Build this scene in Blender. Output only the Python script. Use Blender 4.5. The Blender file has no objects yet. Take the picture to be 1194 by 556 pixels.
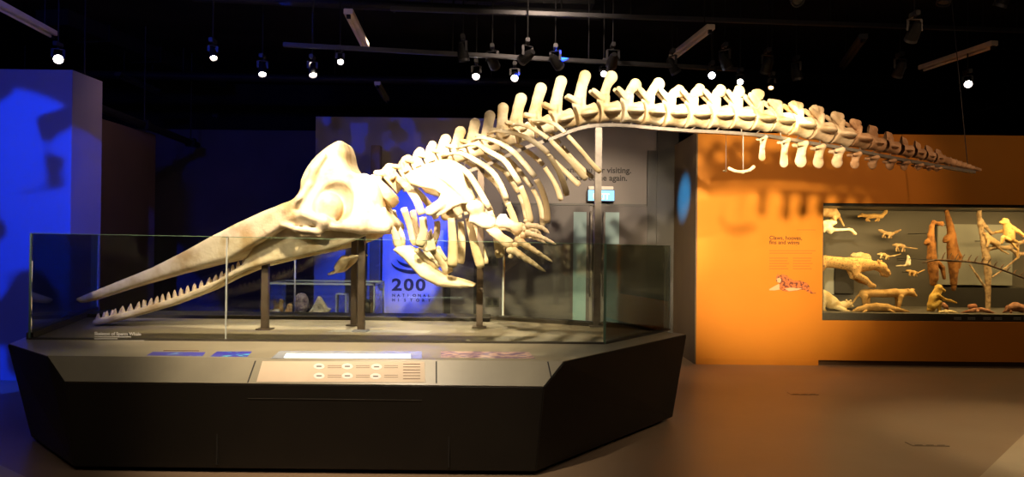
import bpy, bmesh, math, random
import numpy as np
from mathutils import Vector, Matrix, Euler
random.seed(7)
rng = np.random.default_rng(7)
SC = bpy.context.scene
COL = SC.collection
PI = math.pi

# ------------------------------------------------------------------ camera
F = 860.0; CX = 597.0; CY = 278.0; EYE = 1.6
PITCH = math.radians(0.25); ROLL = math.radians(0.6)
cam_d = bpy.data.cameras.new('camera'); cam = bpy.data.objects.new('camera', cam_d); COL.objects.link(cam)
cam_d.sensor_width = 36.0; cam_d.lens = F / 1194 * 36.0; cam_d.clip_end = 200
# image turned so that level lines fall to the right
cam.matrix_world = Matrix.Translation((0, 0, EYE)) @ Matrix.Rotation(PI/2 + PITCH, 4, 'X') @ Matrix.Rotation(ROLL, 4, 'Z')
SC.camera = cam
RM = np.array(cam.matrix_world.to_3x3())
def ray(px, py):
    return RM @ np.array([(px - CX)/F, -(py - CY)/F, -1.0])
def P(px, py, d):
    v = ray(px, py); s = d / v[1]
    return np.array([v[0]*s, v[1]*s, EYE + v[2]*s])
def PZ(px, py, z):
    v = ray(px, py); s = (z - EYE) / v[2]
    return np.array([v[0]*s, v[1]*s, z])
SX = lambda d: d / F            # metres per pixel at a depth

# ------------------------------------------------------------------ materials
def mat(name, col, rough=0.6, metal=0.0, spec=0.5, noise=None, bump=0.0, bscale=30, emis=None, estr=0.0):
    m = bpy.data.materials.new(name); m.use_nodes = True
    nt = m.node_tree; b = nt.nodes['Principled BSDF']
    b.inputs['Base Color'].default_value = (*col, 1); b.inputs['Roughness'].default_value = rough
    b.inputs['Metallic'].default_value = metal; b.inputs['Specular IOR Level'].default_value = spec
    tc = nt.nodes.new('ShaderNodeTexCoord')
    if noise:                                   # (second colour, scale, contrast lo, hi)
        n = nt.nodes.new('ShaderNodeTexNoise'); n.inputs['Scale'].default_value = noise[1]; n.inputs['Detail'].default_value = 6
        r = nt.nodes.new('ShaderNodeValToRGB'); r.color_ramp.elements[0].position = noise[2]; r.color_ramp.elements[1].position = noise[3]
        r.color_ramp.elements[0].color = (*noise[0], 1); r.color_ramp.elements[1].color = (*col, 1)
        nt.links.new(tc.outputs['Object'], n.inputs['Vector']); nt.links.new(n.outputs['Fac'], r.inputs['Fac'])
        nt.links.new(r.outputs['Color'], b.inputs['Base Color'])
    if bump:
        n2 = nt.nodes.new('ShaderNodeTexNoise'); n2.inputs['Scale'].default_value = bscale; n2.inputs['Detail'].default_value = 8
        bp = nt.nodes.new('ShaderNodeBump'); bp.inputs['Strength'].default_value = bump; bp.inputs['Distance'].default_value = 0.02
        nt.links.new(tc.outputs['Object'], n2.inputs['Vector']); nt.links.new(n2.outputs['Fac'], bp.inputs['Height'])
        nt.links.new(bp.outputs['Normal'], b.inputs['Normal'])
    if emis:
        b.inputs['Emission Color'].default_value = (*emis, 1); b.inputs['Emission Strength'].default_value = estr
    return m
M = {}
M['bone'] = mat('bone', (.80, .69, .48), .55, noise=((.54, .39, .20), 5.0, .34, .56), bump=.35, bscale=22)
M['bone_tail'] = mat('bone_tail', (.56, .33, .18), .6, noise=((.32, .17, .08), 7, .35, .6), bump=.35, bscale=24)  # browner than bone; partly imitates the dimmer, orange light on the tail
M['bone_mid'] = mat('bone_mid', (.66, .50, .34), .6, noise=((.44, .30, .17), 6, .35, .6), bump=.35, bscale=24)  # in-between tone leading into the dimmer-lit tail colour
M['cartilage'] = mat('cartilage', (.66, .54, .33), .5, noise=((.54, .41, .22), 6, .35, .6), bump=.2)
M['tooth'] = mat('tooth', (.80, .68, .50), .35, noise=((.6, .43, .28), 20, .35, .6))
M['steel'] = mat('steel', (.24, .21, .18), .42, 0.35, noise=((.19, .165, .14), 12, .4, .6))
M['dark_post'] = mat('dark_post', (.16, .12, .09), .45, 0.3, noise=((.12, .09, .07), 6, .4, .6))
M['plinth'] = mat('plinth', (.021, .0175, .013), .5, spec=.28, noise=((.018, .015, .0115), 2.2, .4, .65), bump=.03, bscale=60)
M['deck'] = mat('deck', (.33, .29, .21), .5, noise=((.28, .245, .18), 3, .35, .65), bump=.04, bscale=40)
M['desk'] = mat('desk', (.34, .31, .22), .34, spec=.5, noise=((.29, .265, .19), 3, .35, .65), bump=.02, bscale=50)
M['rim'] = mat('rim', (.06, .052, .04), .5, noise=((.045, .04, .03), 5, .4, .6))
M['seam'] = mat('seam', (.02, .018, .015), .6)
M['lid'] = mat('lid', (.25, .17, .11), .4, .2)
M['blackmetal'] = mat('blackmetal', (.010, .010, .011), .6, .1, spec=.2, noise=((.008, .008, .009), 9, .4, .6))
M['darkgreymetal'] = mat('darkgreymetal', (.04, .04, .045), .5, .4, noise=((.035, .035, .04), 9, .4, .6))
M['ceiling'] = mat('ceiling', (.012, .012, .013), .9, spec=.1, noise=((.006, .006, .007), 1.5, .4, .6))
M['wall_grey'] = mat('wall_grey', (.21, .185, .17), .8, noise=((.19, .165, .152), 1.2, .35, .65))
M['wall_blue_side'] = mat('wall_lilac', (.24, .22, .28), .85, noise=((.22, .20, .26), 1.2, .35, .65))
M['wall_brown'] = mat('wall_brown', (.085, .055, .055), .8, noise=((.07, .045, .045), 1.2, .35, .65))
M['wall_navy'] = mat('wall_navy', (.05, .045, .08), .8, noise=((.04, .037, .065), 1.2, .35, .65))
M['wall_orange'] = mat('wall_orange', (.66, .235, .018), .62, spec=.3, noise=((.63, .22, .016), 1.5, .35, .65))
M['return_brown'] = mat('return_brown', (.13, .085, .04), .7, noise=((.11, .07, .035), 2, .35, .65))
M['floor'] = mat('floor', (.31, .215, .135), .40, spec=.32, noise=((.27, .18, .11), .9, .3, .7), bump=.03, bscale=14)
M['case_grey'] = mat('case_grey', (.10, .088, .066), .6, noise=((.085, .075, .056), 2, .35, .65))
M['case_black'] = mat('case_black', (.03, .027, .022), .5)
M['base_dark'] = mat('base_dark', (.10, .05, .018), .6)
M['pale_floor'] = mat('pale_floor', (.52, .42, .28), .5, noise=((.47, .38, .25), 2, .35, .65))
M['case_reflection'] = mat('case_reflection', (.30, .30, .25), .6, noise=((.26, .26, .22), 3, .35, .65))  # tone of the pale reflections in the case glass
M['door'] = mat('door', (.10, .085, .078), .6, noise=((.085, .072, .066), 2, .35, .65))
M['doorglass'] = mat('doorglass', (.30, .42, .42), .25, noise=((.26, .38, .38), 2, .35, .65))
M['ink'] = mat('ink', (.025, .02, .018), .7)
M['ink_brown'] = mat('ink_brown', (.12, .035, .006), .7)
M['ink_faint'] = mat('ink_faint', (.50, .165, .012), .7)
M['white_ink'] = mat('white_ink', (.8, .8, .78), .6)
M['banner'] = mat('banner', (.36, .34, .36), .7, noise=((.33, .31, .33), 2, .35, .65))
M['paper'] = mat('paper', (.72, .58, .42), .5, noise=((.68, .54, .39), 5, .35, .65))
M['lens'] = mat('lens', (.9, .9, .9), .3, emis=(1, .86, .74), estr=26)
M['lens_warm'] = mat('lens_warm', (.9, .9, .9), .3, emis=(1, .55, .2), estr=9)
M['lens_white'] = mat('lens_white', (.9, .9, .9), .3, emis=(.86, .92, 1), estr=30)
M['exit_screen'] = mat('exit_screen', (.03, .15, .2), .4, emis=(.14, .62, 1), estr=1.5)
M['light_strip'] = mat('light_strip', (.9, .95, .9), .4, emis=(.88, .98, .92), estr=2.2)
M['batten'] = mat('batten', (.72, .62, .54), .5, noise=((.60, .52, .45), 5, .35, .65))
M['blue_print'] = mat('blue_print', (.04, .04, .50), .4, noise=((.25, .55, .95), 9, .30, .44))
M['blue_print2'] = mat('blue_print2', (.04, .04, .50), .4, noise=((.15, .75, .95), 12, .36, .46))
M['rock_print'] = mat('rock_print', (.62, .42, .36), .4, noise=((.22, .14, .26), 14, .42, .56))
M['white'] = mat('white', (.85, .83, .78), .5)
M['amethyst'] = mat('amethyst', (.26, .17, .28), .35, noise=((.5, .4, .45), 30, .4, .6), bump=.8, bscale=60)
M['shell'] = mat('shell', (.80, .70, .55), .45, noise=((.55, .42, .28), 25, .35, .55), bump=.3, bscale=60)
M['amber'] = mat('amber', (.45, .22, .08), .3, noise=((.7, .5, .3), 30, .4, .6))
M['acrylic'] = mat('acrylic', (.5, .55, .6), .15, noise=((.42, .47, .55), 12, .4, .6))

def fur(name, c1, c2, scale=30, lo=.42, hi=.55, bump=.6):
    m = mat(name, c1, .8, spec=.2, noise=(c2, scale, lo, hi), bump=bump, bscale=70); return m
M['fur_leopard'] = fur('fur_leopard', (.62, .36, .12), (.30, .16, .06), 42, .38, .44)
M['fur_gold'] = fur('fur_gold', (.64, .40, .14), (.48, .28, .09), 8)
M['fur_tan'] = fur('fur_tan', (.62, .42, .20), (.42, .26, .11), 10)
M['fur_pale'] = fur('fur_pale', (.78, .62, .32), (.60, .42, .17), 10)
M['fur_white'] = fur('fur_white', (.85, .76, .52), (.7, .55, .3), 10)
M['fur_red'] = fur('fur_red', (.27, .115, .028), (.15, .06, .015), 14)
M['fur_yellow'] = fur('fur_yellow', (.82, .56, .14), (.60, .36, .07), 12)
M['shell_red'] = fur('shell_red', (.55, .28, .16), (.30, .12, .06), 9)
M['bark'] = fur('bark', (.46, .32, .17), (.25, .16, .08), 14)
M['reflection_dark'] = fur('reflection_dark', (.16, .09, .05), (.08, .05, .03), 14)  # dark tone of the skeleton reflection in the case glass

def glassmat(name, tint, refl):
    m = bpy.data.materials.new(name); m.use_nodes = True; nt = m.node_tree
    for n in list(nt.nodes): nt.nodes.remove(n)
    o = nt.nodes.new('ShaderNodeOutputMaterial'); mx = nt.nodes.new('ShaderNodeMixShader')
    t = nt.nodes.new('ShaderNodeBsdfTransparent'); t.inputs['Color'].default_value = (*tint, 1)
    g = nt.nodes.new('ShaderNodeBsdfGlossy'); g.inputs['Roughness'].default_value = 0.02; g.inputs['Color'].default_value = (1, 1, 1, 1)
    f = nt.nodes.new('ShaderNodeFresnel'); f.inputs['IOR'].default_value = 1.5
    mm = nt.nodes.new('ShaderNodeMath'); mm.operation = 'MULTIPLY'; mm.inputs[1].default_value = refl; mm.use_clamp = True
    nt.links.new(f.outputs[0], mm.inputs[0]); nt.links.new(mm.outputs[0], mx.inputs['Fac'])
    nt.links.new(t.outputs[0], mx.inputs[1]); nt.links.new(g.outputs[0], mx.inputs[2]); nt.links.new(mx.outputs[0], o.inputs['Surface'])
    return m
M['glass'] = glassmat('glass', (.91, .94, .88), 0.9)
M['glass_thin'] = glassmat('glass_thin', (.95, .96, .94), 0.8)
M['glass_edge'] = mat('glass_edge', (.16, .26, .17), .25, spec=.6)
M['glass_edge_pale'] = mat('glass_edge_pale', (.45, .50, .46), .25, spec=.6)

# ------------------------------------------------------------------ object helpers
def link(name, mesh, m, parent=None, smooth=False):
    o = bpy.data.objects.new(name, mesh); COL.objects.link(o)
    if m is not None: mesh.materials.append(m)
    if smooth: mesh.shade_smooth()
    if parent is not None:
        o.parent = parent
        root = parent; off = Vector((0, 0, 0))
        while root is not None: off += Vector(root.location); root = root.parent
        o.location = -off
    return o
def tag(o, label=None, cat=None, group=None, kind=None):
    if label: o['label'] = label
    if cat: o['category'] = cat
    if group: o['group'] = group
    if kind: o['kind'] = kind
    return o
def empty(name, loc, label=None, cat=None, group=None):
    o = bpy.data.objects.new(name, None); COL.objects.link(o); o.location = tuple(float(c) for c in loc); o.empty_display_size = .1
    return tag(o, label, cat, group)

class MB:
    """collects simple solids in world coordinates"""
    def __init__(s): s.v = []; s.f = []
    def add(s, v, f):
        n = len(s.v); s.v += [tuple(float(c) for c in p) for p in v]; s.f += [tuple(i+n for i in q) for q in f]; return s
    def box(s, x0, x1, y0, y1, z0, z1):
        v = [(x, y, z) for z in (z0, z1) for y in (y0, y1) for x in (x0, x1)]
        return s.add(v, [(0, 2, 3, 1), (4, 5, 7, 6), (0, 1, 5, 4), (2, 6, 7, 3), (0, 4, 6, 2), (1, 3, 7, 5)])
    def prism(s, pts, z0, z1):          # horizontal polygon, counterclockwise
        n = len(pts); v = [(x, y, z0) for x, y in pts] + [(x, y, z1) for x, y in pts]
        f = [tuple(range(n-1, -1, -1)), tuple(range(n, 2*n))] + [(i, (i+1) % n, n+(i+1) % n, n+i) for i in range(n)]
        return s.add(v, f)
    def slab(s, front, off):            # polygon front points, extruded by off
        n = len(front); fr = [np.array(p, float) for p in front]; bk = [p+np.array(off, float) for p in fr]
        return s.add(fr+bk, [tuple(range(n)), tuple(range(2*n-1, n-1, -1))] + [(i, n+i, n+(i+1) % n, (i+1) % n) for i in range(n)])
    def bar(s, a, b, w, h, up=(0, 0, 1)):
        a = Vector(a); b = Vector(b); t = (b-a).normalized(); sd = t.cross(Vector(up)).normalized()*w/2; u = sd.cross(t).normalized()*h/2
        v = [a-sd-u, a+sd-u, a+sd+u, a-sd+u, b-sd-u, b+sd-u, b+sd+u, b-sd+u]
        return s.add(v, [(0, 3, 2, 1), (4, 5, 6, 7), (0, 1, 5, 4), (1, 2, 6, 5), (2, 3, 7, 6), (3, 0, 4, 7)])
    def tube(s, pts, r, seg=12, squash=None):
        pts = [Vector(tuple(float(c) for c in p)) for p in pts]; n = len(pts)
        rr = r if hasattr(r, '__len__') else [r]*n
        rings = []; ref = None
        for i in range(n):
            t = (pts[min(i+1, n-1)]-pts[max(i-1, 0)]).normalized()
            if ref is None: ref = Vector((0, 0, 1)) if abs(t.z) < .9 else Vector((1, 0, 0))
            a = t.cross(ref).normalized(); b = a.cross(t).normalized(); ref = b
            rings.append([pts[i] + (a*math.cos(q*2*PI/seg) + b*math.sin(q*2*PI/seg))*rr[i] for q in range(seg)])
        v = [p for rg in rings for p in rg]
        f = [(i*seg+j, i*seg+(j+1) % seg, (i+1)*seg+(j+1) % seg, (i+1)*seg+j) for i in range(n-1) for j in range(seg)]
        f += [tuple(range(seg-1, -1, -1)), tuple((n-1)*seg+j for j in range(seg))]
        return s.add(v, f)
    def build(s, name, m, parent=None, bevel=0.0, smooth=False):
        me = bpy.data.meshes.new(name); me.from_pydata(s.v, [], s.f); me.validate()
        bm = bmesh.new(); bm.from_mesh(me); bmesh.ops.recalc_face_normals(bm, faces=bm.faces)
        if bevel: bmesh.ops.bevel(bm, geom=list(bm.edges), offset=bevel, segments=2, affect='EDGES', clamp_overlap=True)
        bm.to_mesh(me); bm.free()
        o = link(name, me, m, parent)
        if smooth:
            me.shade_smooth(); me.set_sharp_from_angle(angle=math.radians(40))
        return o

# ------------------------------------------------------------------ signed distance sculpting
def surfnet(fv, org, h):
    nx, ny, nz = fv.shape; sg = fv < 0
    acc = np.zeros((nx-1, ny-1, nz-1, 3), np.float32); cnt = np.zeros((nx-1, ny-1, nz-1), np.float32)
    ii, jj, kk = np.meshgrid(np.arange(nx), np.arange(ny), np.arange(nz), indexing='ij')
    base = np.stack([ii, jj, kk], -1).astype(np.float32)
    quads = []
    for ax in range(3):
        a = [slice(None)]*3; b = [slice(None)]*3; a[ax] = slice(0, -1); b[ax] = slice(1, None)
        f0 = fv[tuple(a)]; f1 = fv[tuple(b)]; m = sg[tuple(a)] != sg[tuple(b)]
        t = np.where(m, f0/np.where(m, f0-f1, 1), 0)
        pos = base[tuple(a)].copy(); pos[..., ax] += t; pos *= m[..., None]
        o1, o2 = [q for q in range(3) if q != ax]
        for d1 in (0, 1):
            for d2 in (0, 1):
                s = [slice(None)]*3; N = fv.shape
                s[o1] = slice(d1, N[o1]-1+d1); s[o2] = slice(d2, N[o2]-1+d2)
                acc += pos[tuple(s)]; cnt += m[tuple(s)]
    on = cnt > 0; idx = -np.ones(on.shape, np.int64); idx[on] = np.arange(on.sum())
    V = acc[on]/cnt[on][:, None]*h + np.array(org, np.float32)
    for ax in range(3):
        a = [slice(None)]*3; b = [slice(None)]*3; a[ax] = slice(0, -1); b[ax] = slice(1, None)
        m = sg[tuple(a)] != sg[tuple(b)]; s0 = sg[tuple(a)]
        o1, o2 = [(1, 2), (2, 0), (0, 1)][ax]
        mm = m.copy()
        for q in (o1, o2):
            e = [slice(None)]*3; e[q] = 0; mm[tuple(e)] = False; e[q] = -1; mm[tuple(e)] = False
        c = np.argwhere(mm)
        if len(c) == 0: continue
        e1 = np.zeros(3, int); e1[o1] = 1; e2 = np.zeros(3, int); e2[o2] = 1
        g = lambda cc: idx[cc[:, 0], cc[:, 1], cc[:, 2]]
        q = np.stack([g(c-e1-e2), g(c-e2), g(c), g(c-e1)], 1)
        fl = ~s0[mm]; q[fl] = q[fl][:, ::-1]
        quads.append(q)
    Q = np.concatenate(quads); Q = Q[(Q >= 0).all(1)]
    return V, Q
def smin(a, b, k):
    hh = np.clip(.5+.5*(b-a)/k, 0, 1); return b*(1-hh)+a*hh-k*hh*(1-hh)
def smax(a, b, k): return -smin(-a, -b, k)
class Sdf:
    def __init__(s, lo, hi, h):
        s.lo = np.array(lo, float)-2*h; n = np.ceil((np.array(hi, float)+2*h-s.lo)/h).astype(int)+1; s.h = h
        g = [np.float32(s.lo[i]) + np.arange(n[i], dtype=np.float32)*np.float32(h) for i in range(3)]
        s.X = g[0][:, None, None]; s.Y = g[1][None, :, None]; s.Z = g[2][None, None, :]
        s.n = n; s.d = np.full(n, 9, np.float32)
    def cap(s, a, b, ra, rb, n=None, sq=1.0):
        a = np.array(a, np.float32); b = np.array(b, np.float32); ab = b-a; L = float(ab@ab)+1e-9
        px, py, pz = s.X-a[0], s.Y-a[1], s.Z-a[2]
        t = np.clip((px*ab[0]+py*ab[1]+pz*ab[2])/L, 0, 1)
        qx, qy, qz = px-t*ab[0], py-t*ab[1], pz-t*ab[2]
        if n is not None:
            n = np.array(n, float); n = n/np.linalg.norm(n); dn = qx*n[0]+qy*n[1]+qz*n[2]
            D = np.sqrt(qx*qx+qy*qy+qz*qz+(sq*sq-1)*dn*dn)
            r = ra+(rb-ra)*t
            return D-r
        return np.sqrt(qx*qx+qy*qy+qz*qz)-(ra+(rb-ra)*t)
    def ell(s, c, r, rot=0.0):      # rot about the Y axis
        x, y, z = s.X-c[0], s.Y-c[1], s.Z-c[2]
        if rot: x, z = x*math.cos(rot)+z*math.sin(rot), -x*math.sin(rot)+z*math.cos(rot)
        k0 = np.sqrt((x/r[0])**2+(y/r[1])**2+(z/r[2])**2)+1e-6
        k1 = np.sqrt((x/r[0]**2)**2+(y/r[1]**2)**2+(z/r[2]**2)**2)+1e-6
        return k0*(k0-1)/k1
    def poly(s, pts):               # polygon in X,Z
        pts = np.array(pts, float); n = len(pts); X = s.X[:, 0, :]; Z = s.Z[0]
        X = np.broadcast_to(X, (s.n[0], s.n[2])); Z = np.broadcast_to(Z, (s.n[0], s.n[2]))
        d = np.full(X.shape, 1e9); ins = np.zeros(X.shape, bool)
        for i in range(n):
            a = pts[i]; b = pts[(i+1) % n]; e = b-a
            wx, wz = X-a[0], Z-a[1]; t = np.clip((wx*e[0]+wz*e[1])/(e@e+1e-12), 0, 1)
            d = np.minimum(d, (wx-t*e[0])**2+(wz-t*e[1])**2)
            c = ((a[1] <= Z) != (b[1] <= Z)); xi = a[0]+(Z-a[1])/(e[1] if abs(e[1]) > 1e-9 else 1e-9)*e[0]
            ins ^= c & (X < xi)
        d = np.sqrt(d); d[ins] *= -1
        return d.astype(np.float32)[:, None, :]
    def add(s, q, k=.02): s.d = smin(s.d, q, k); return s
    def sub(s, q, k=.02): s.d = smax(s.d, -q, k); return s
    def mesh(s, name, m, parent=None, xf=None, noise=0.0):
        d = s.d
        V, Q = surfnet(np.ascontiguousarray(d, np.float32), s.lo, s.h)
        if xf is not None: V = xf(V)
        me = bpy.data.meshes.new(name)
        me.vertices.add(len(V)); me.vertices.foreach_set('co', V.astype(np.float32).ravel())
        me.loops.add(len(Q)*4); me.loops.foreach_set('vertex_index', Q.astype(np.int32).ravel())
        me.polygons.add(len(Q)); me.polygons.foreach_set('loop_start', np.arange(0, len(Q)*4, 4, dtype=np.int32))
        me.polygons.foreach_set('loop_total', np.full(len(Q), 4, dtype=np.int32))
        me.update(calc_edges=True); me.validate()
        me.polygons.foreach_set('use_smooth', np.ones(len(me.polygons), bool))
        return link(name, me, m, parent)
def spl(pts, n):                    # Catmull-Rom through points
    p = np.array(pts, float); p = np.vstack([2*p[0]-p[1], p, 2*p[-1]-p[-2]]); out = []
    segs = len(p)-3
    for i in range(n):
        u = i/(n-1)*segs; k = min(int(u), segs-1); t = u-k
        a, b, c, d = p[k:k+4]
        out.append(.5*((2*b)+(-a+c)*t+(2*a-5*b+4*c-d)*t*t+(-a+3*b-3*c+d)*t**3))
    return np.array(out)
def strip(name, pts, wid, thk, side, m, parent, seg=14):
    """flattened bone swept along 3D points: wid/thk half sizes per point, side = direction(s) of the wide axis"""
    pts = np.array(pts); n = len(pts); V = []; Fc = []
    for i in range(n):
        t = pts[min(i+1, n-1)]-pts[max(i-1, 0)]; t /= np.linalg.norm(t)
        sd = np.array(side, float); sd = sd-t*(sd@t); sd /= np.linalg.norm(sd); nn = np.cross(t, sd)
        for q in range(seg):
            a = 2*PI*q/seg; V.append(pts[i]+sd*math.cos(a)*wid[i]+nn*math.sin(a)*thk[i])
    for i in range(n-1):
        for q in range(seg): Fc.append((i*seg+q, i*seg+(q+1) % seg, (i+1)*seg+(q+1) % seg, (i+1)*seg+q))
    Fc.append(tuple(range(seg))); Fc.append(tuple((n-1)*seg+q for q in range(seg)))
    me = bpy.data.meshes.new(name); me.from_pydata([tuple(v) for v in V], [], Fc)
    bm = bmesh.new(); bm.from_mesh(me); bmesh.ops.recalc_face_normals(bm, faces=bm.faces); bm.to_mesh(me); bm.free()
    return link(name, me, m, parent, True)
def text(name, body, size, m, mw, parent=None, ext=0.0008, align='LEFT', bold=0.0, spacing=1.0):
    cu = bpy.data.curves.new(name, 'FONT'); cu.body = body; cu.size = size; cu.extrude = ext; cu.align_x = align; cu.offset = bold
    cu.space_character = spacing; cu.resolution_u = 3
    o = bpy.data.objects.new(name+'_tmp', cu); COL.objects.link(o)
    dg = bpy.context.evaluated_depsgraph_get(); me = bpy.data.meshes.new_from_object(o.evaluated_get(dg))
    bpy.data.objects.remove(o); me.transform(mw); me.materials.clear()
    return link(name, me, m, parent)
FACE = Matrix.Rotation(PI/2, 4, 'X')       # text standing upright facing -Y

# ================================================================== ROOM
ZC = 4.75
def struct(o): o['kind'] = 'structure'; return o
struct(MB().box(-10, 9.5, -2.5, 15, -.12, 0).build('floor', M['floor']))
struct(MB().box(-10, 9.5, -2.5, 15, ZC, ZC+.15).build('ceiling', M['ceiling']))
struct(MB().box(-10.2, -10, -2.5, 15, 0, ZC).build('wall_left', M['wall_navy']))
struct(MB().box(9.5, 9.7, -2.5, 15, 0, ZC).build('wall_right', M['ceiling']))
struct(MB().box(-10, 9.5, 15, 15.2, 0, ZC).build('wall_back', M['ceiling']))
struct(MB().box(-10, 9.5, -2.7, -2.5, 0, ZC).build('wall_front', M['wall_brown']))
# partition walls that stop short of the ceiling
struct(MB().box(-10, -4.91, 8.2, 8.8, 0, 3.46).build('wall_blue_lit', M['wall_blue_side']))
struct(MB().box(-5.75, -5.55, 9.0, 11.45, 0, 3.2).build('wall_brown_side', M['wall_brown']))
struct(MB().box(-7.4, -3.3, 13.2, 13.4, 0, 3.55).build('wall_navy_back', M['wall_navy']))
struct(MB().box(-3.0, 2.2, 11.2, 11.4, 0, 3.47).build('wall_grey', M['wall_grey']))
struct(MB().box(2.18, 2.5, 11.12, 11.4, 0, 3.42).box(2.04, 2.18, 11.14, 11.3, 0, 3.0).build('trim_1', M['case_black']))
# orange wall with the opening of the built-in case
X0, X1, Z0, Z1 = 4.13, 8.6, .60, 2.16
w = MB()
w.box(2.46, X0, 9.8, 11.12, .07, 3.08); w.box(X1, 9.5, 9.8, 11.12, .07, 3.08)
w.box(X0, X1, 9.8, 11.12, .07, Z0); w.box(X0, X1, 9.8, 11.12, Z1, 3.08)
struct(w.build('wall_orange', M['wall_orange']))
struct(MB().box(2.46, 4.08, 9.79, 11.1, 0, .07).build('baseboard_orange', M['wall_orange']))
struct(MB().box(4.08, 9.5, 9.86, 11.1, 0, .07).build('baseboard_dark', M['base_dark']))
struct(MB().box(2.44, 2.459, 9.803, 11.12, 0, 3.08).build('trim_2', M['return_brown']))
# doorway in the grey wall
dy = 11.2
struct(MB().box(P(556, 0, dy)[0], P(560, 0, dy)[0], dy-.02, dy-.001, 0, 2.15).build('trim_3', M['case_black']))
struct(MB().box(P(522, 0, dy)[0], P(529, 0, dy)[0], dy-.02, dy-.001, 0, 1.18).build('trim_4', M['case_black']))
d_x0, d_x1 = P(588, 0, dy)[0], P(779, 0, dy)[0]; zt = 2.16
struct(MB().box(d_x0, d_x1, dy-.03, dy-.001, zt, zt+.03).build('trim_5', M['rim']))
for n, (a, b, g0, g1, hx) in enumerate(((588, 690, 671, 686, 691), (693, 779, 708, 724, 706))):
    xa, xb = P(a+1, 0, dy)[0], P(b, 0, dy)[0]
    d = struct(MB().box(xa, xb, dy-.045, dy-.003, 0.0, zt-.004).build('door_%d' % (n+1), M['door'], bevel=.004))
    q = MB().box(P(g0, 0, dy)[0], P(g1, 0, dy)[0], dy-.055, dy-.044, .2, 2.06).build('door_glass', M['doorglass'], d)
    x = P(hx, 0, dy)[0]
    MB().tube([(x, dy-.05, .8), (x, dy-.11, .84), (x, dy-.11, 2.02), (x, dy-.05, 2.06)], .017).build('door_handle', M['steel'], d, smooth=True)
# exit sign
e = empty('exit_sign', P(705, 228, dy-.14), 'glowing pale blue exit sign over the double doors on the grey wall', 'exit sign')
xa, xb = P(687, 0, dy-.1)[0], P(719, 0, dy-.1)[0]; z0, z1 = P(703, 235, dy-.1)[2], P(703, 221, dy-.1)[2]
MB().box(xa, xb, dy-.13, dy-.02, z0, z1).build('sign_box', M['darkgreymetal'], e, bevel=.008)
MB().box(xa+.012, xb-.012, dy-.137, dy-.131, z0+.012, z1-.012).build('sign_face', M['exit_screen'], e)
MB().box(xa+.02, xb-.02, dy-.10, dy-.04, z1+.002, z1+.05).build('sign_bracket', M['batten'], e, bevel=.005)
text('sign_lettering', 'EXIT', .12, M['white'], Matrix.Translation(((xa+xb)/2, dy-.138, z0+.035)) @ FACE, e, align='CENTER', bold=.004)
# thank-you text
p = P(667, 200, dy); tg = empty('wall_lettering', p, 'dark thank you lettering on the grey wall above the exit sign', 'lettering')
text('lettering_line', 'Thank you for visiting.', .125, M['ink'], Matrix.Translation((P(738, 0, dy)[0], dy-.002, P(705, 201.5, dy)[2])) @ FACE, tg, align='RIGHT', bold=.003)
text('lettering_line', 'Please come again.', .125, M['ink'], Matrix.Translation((P(733.5, 0, dy)[0], dy-.002, P(705, 210.5, dy)[2])) @ FACE, tg, align='RIGHT', bold=.003)
# 200 banner on grey wall
bx0, bx1 = P(449, 0, 11.15)[0], P(520, 0, 11.15)[0]
bz0, bz1 = P(480, 366, 11.15)[2], P(480, 268, 11.15)[2]
b = empty('banner', ((bx0+bx1)/2, 11.17, .4), 'tall pale banner reading 200 behind the ribs, washed in blue light', 'banner')
MB().box(bx0, bx1, 11.15, 11.18, .02, bz1).build('banner_panel', M['banner'], b, bevel=.004)
text('banner_number', '200', .25, M['ink'], Matrix.Translation(((P(460.5, 0, 11.15)[0]), 11.149, P(480, 338.5, 11.15)[2])) @ FACE @ Matrix.Diagonal((1.22, 1, 1, 1)), b, bold=.008, spacing=1.18)
for k, ch_ in enumerate('NATIONAL'): text('banner_letter', ch_, .062, M['ink'], Matrix.Translation((P(461+k*6.0, 0, 11.15)[0], 11.149, P(480, 346, 11.15)[2])) @ FACE, b, bold=.002)
for k, ch_ in enumerate('HISTORY'): text('banner_letter', ch_, .062, M['ink'], Matrix.Translation((P(461+k*7.0, 0, 11.15)[0], 11.149, P(480, 351.5, 11.15)[2])) @ FACE, b, bold=.002)
em = MB()
for (r0, r1, yy) in ((26, 20, 0), (19, 13, 3), (12, 7, 6)):
    pts = []
    for k in range(13):
        a = math.radians(190+k*13); pts.append(P(482+r0*math.cos(a), 305-yy-.55*r0*math.sin(a)*-1*-1, 11.149))
    for k in range(12, -1, -1):
        a = math.radians(190+k*13); pts.append(P(482+r0*math.cos(a), 305-yy-.55*r1*math.sin(a)-(r0-r1)*.15, 11.149))
    em.slab(pts, (0, -.003, 0))
em.build('banner_emblem', M['ink'], b)
# dark brown post left of banner
o = MB().box(P(435, 0, 10.9)[0], P(446, 0, 10.9)[0], 10.85, 11.0, 0, 3.0).build('trim_6', M['return_brown'], bevel=.01); struct(o)
# socket plates
for (px, py, lab) in ((574, 352, 'small square power outlet plate low on the grey wall'), (573, 304, 'small switch plate higher on the grey wall behind the flipper')):
    c = P(px, py, dy); t = empty('wall_outlet', (c[0], dy, c[2]), lab, 'outlet')
    MB().box(c[0]-.10, c[0]+.10, dy-.015, dy-.001, c[2]-.075, c[2]+.068).build('cover_plate', M['case_grey'], t, bevel=.004)
    for s in (-1, 1): MB().box(c[0]+s*.045-.028, c[0]+s*.045+.028, dy-.02, dy-.0155, c[2]-.045, c[2]+.045).build('socket', M['seam'], t)
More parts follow.
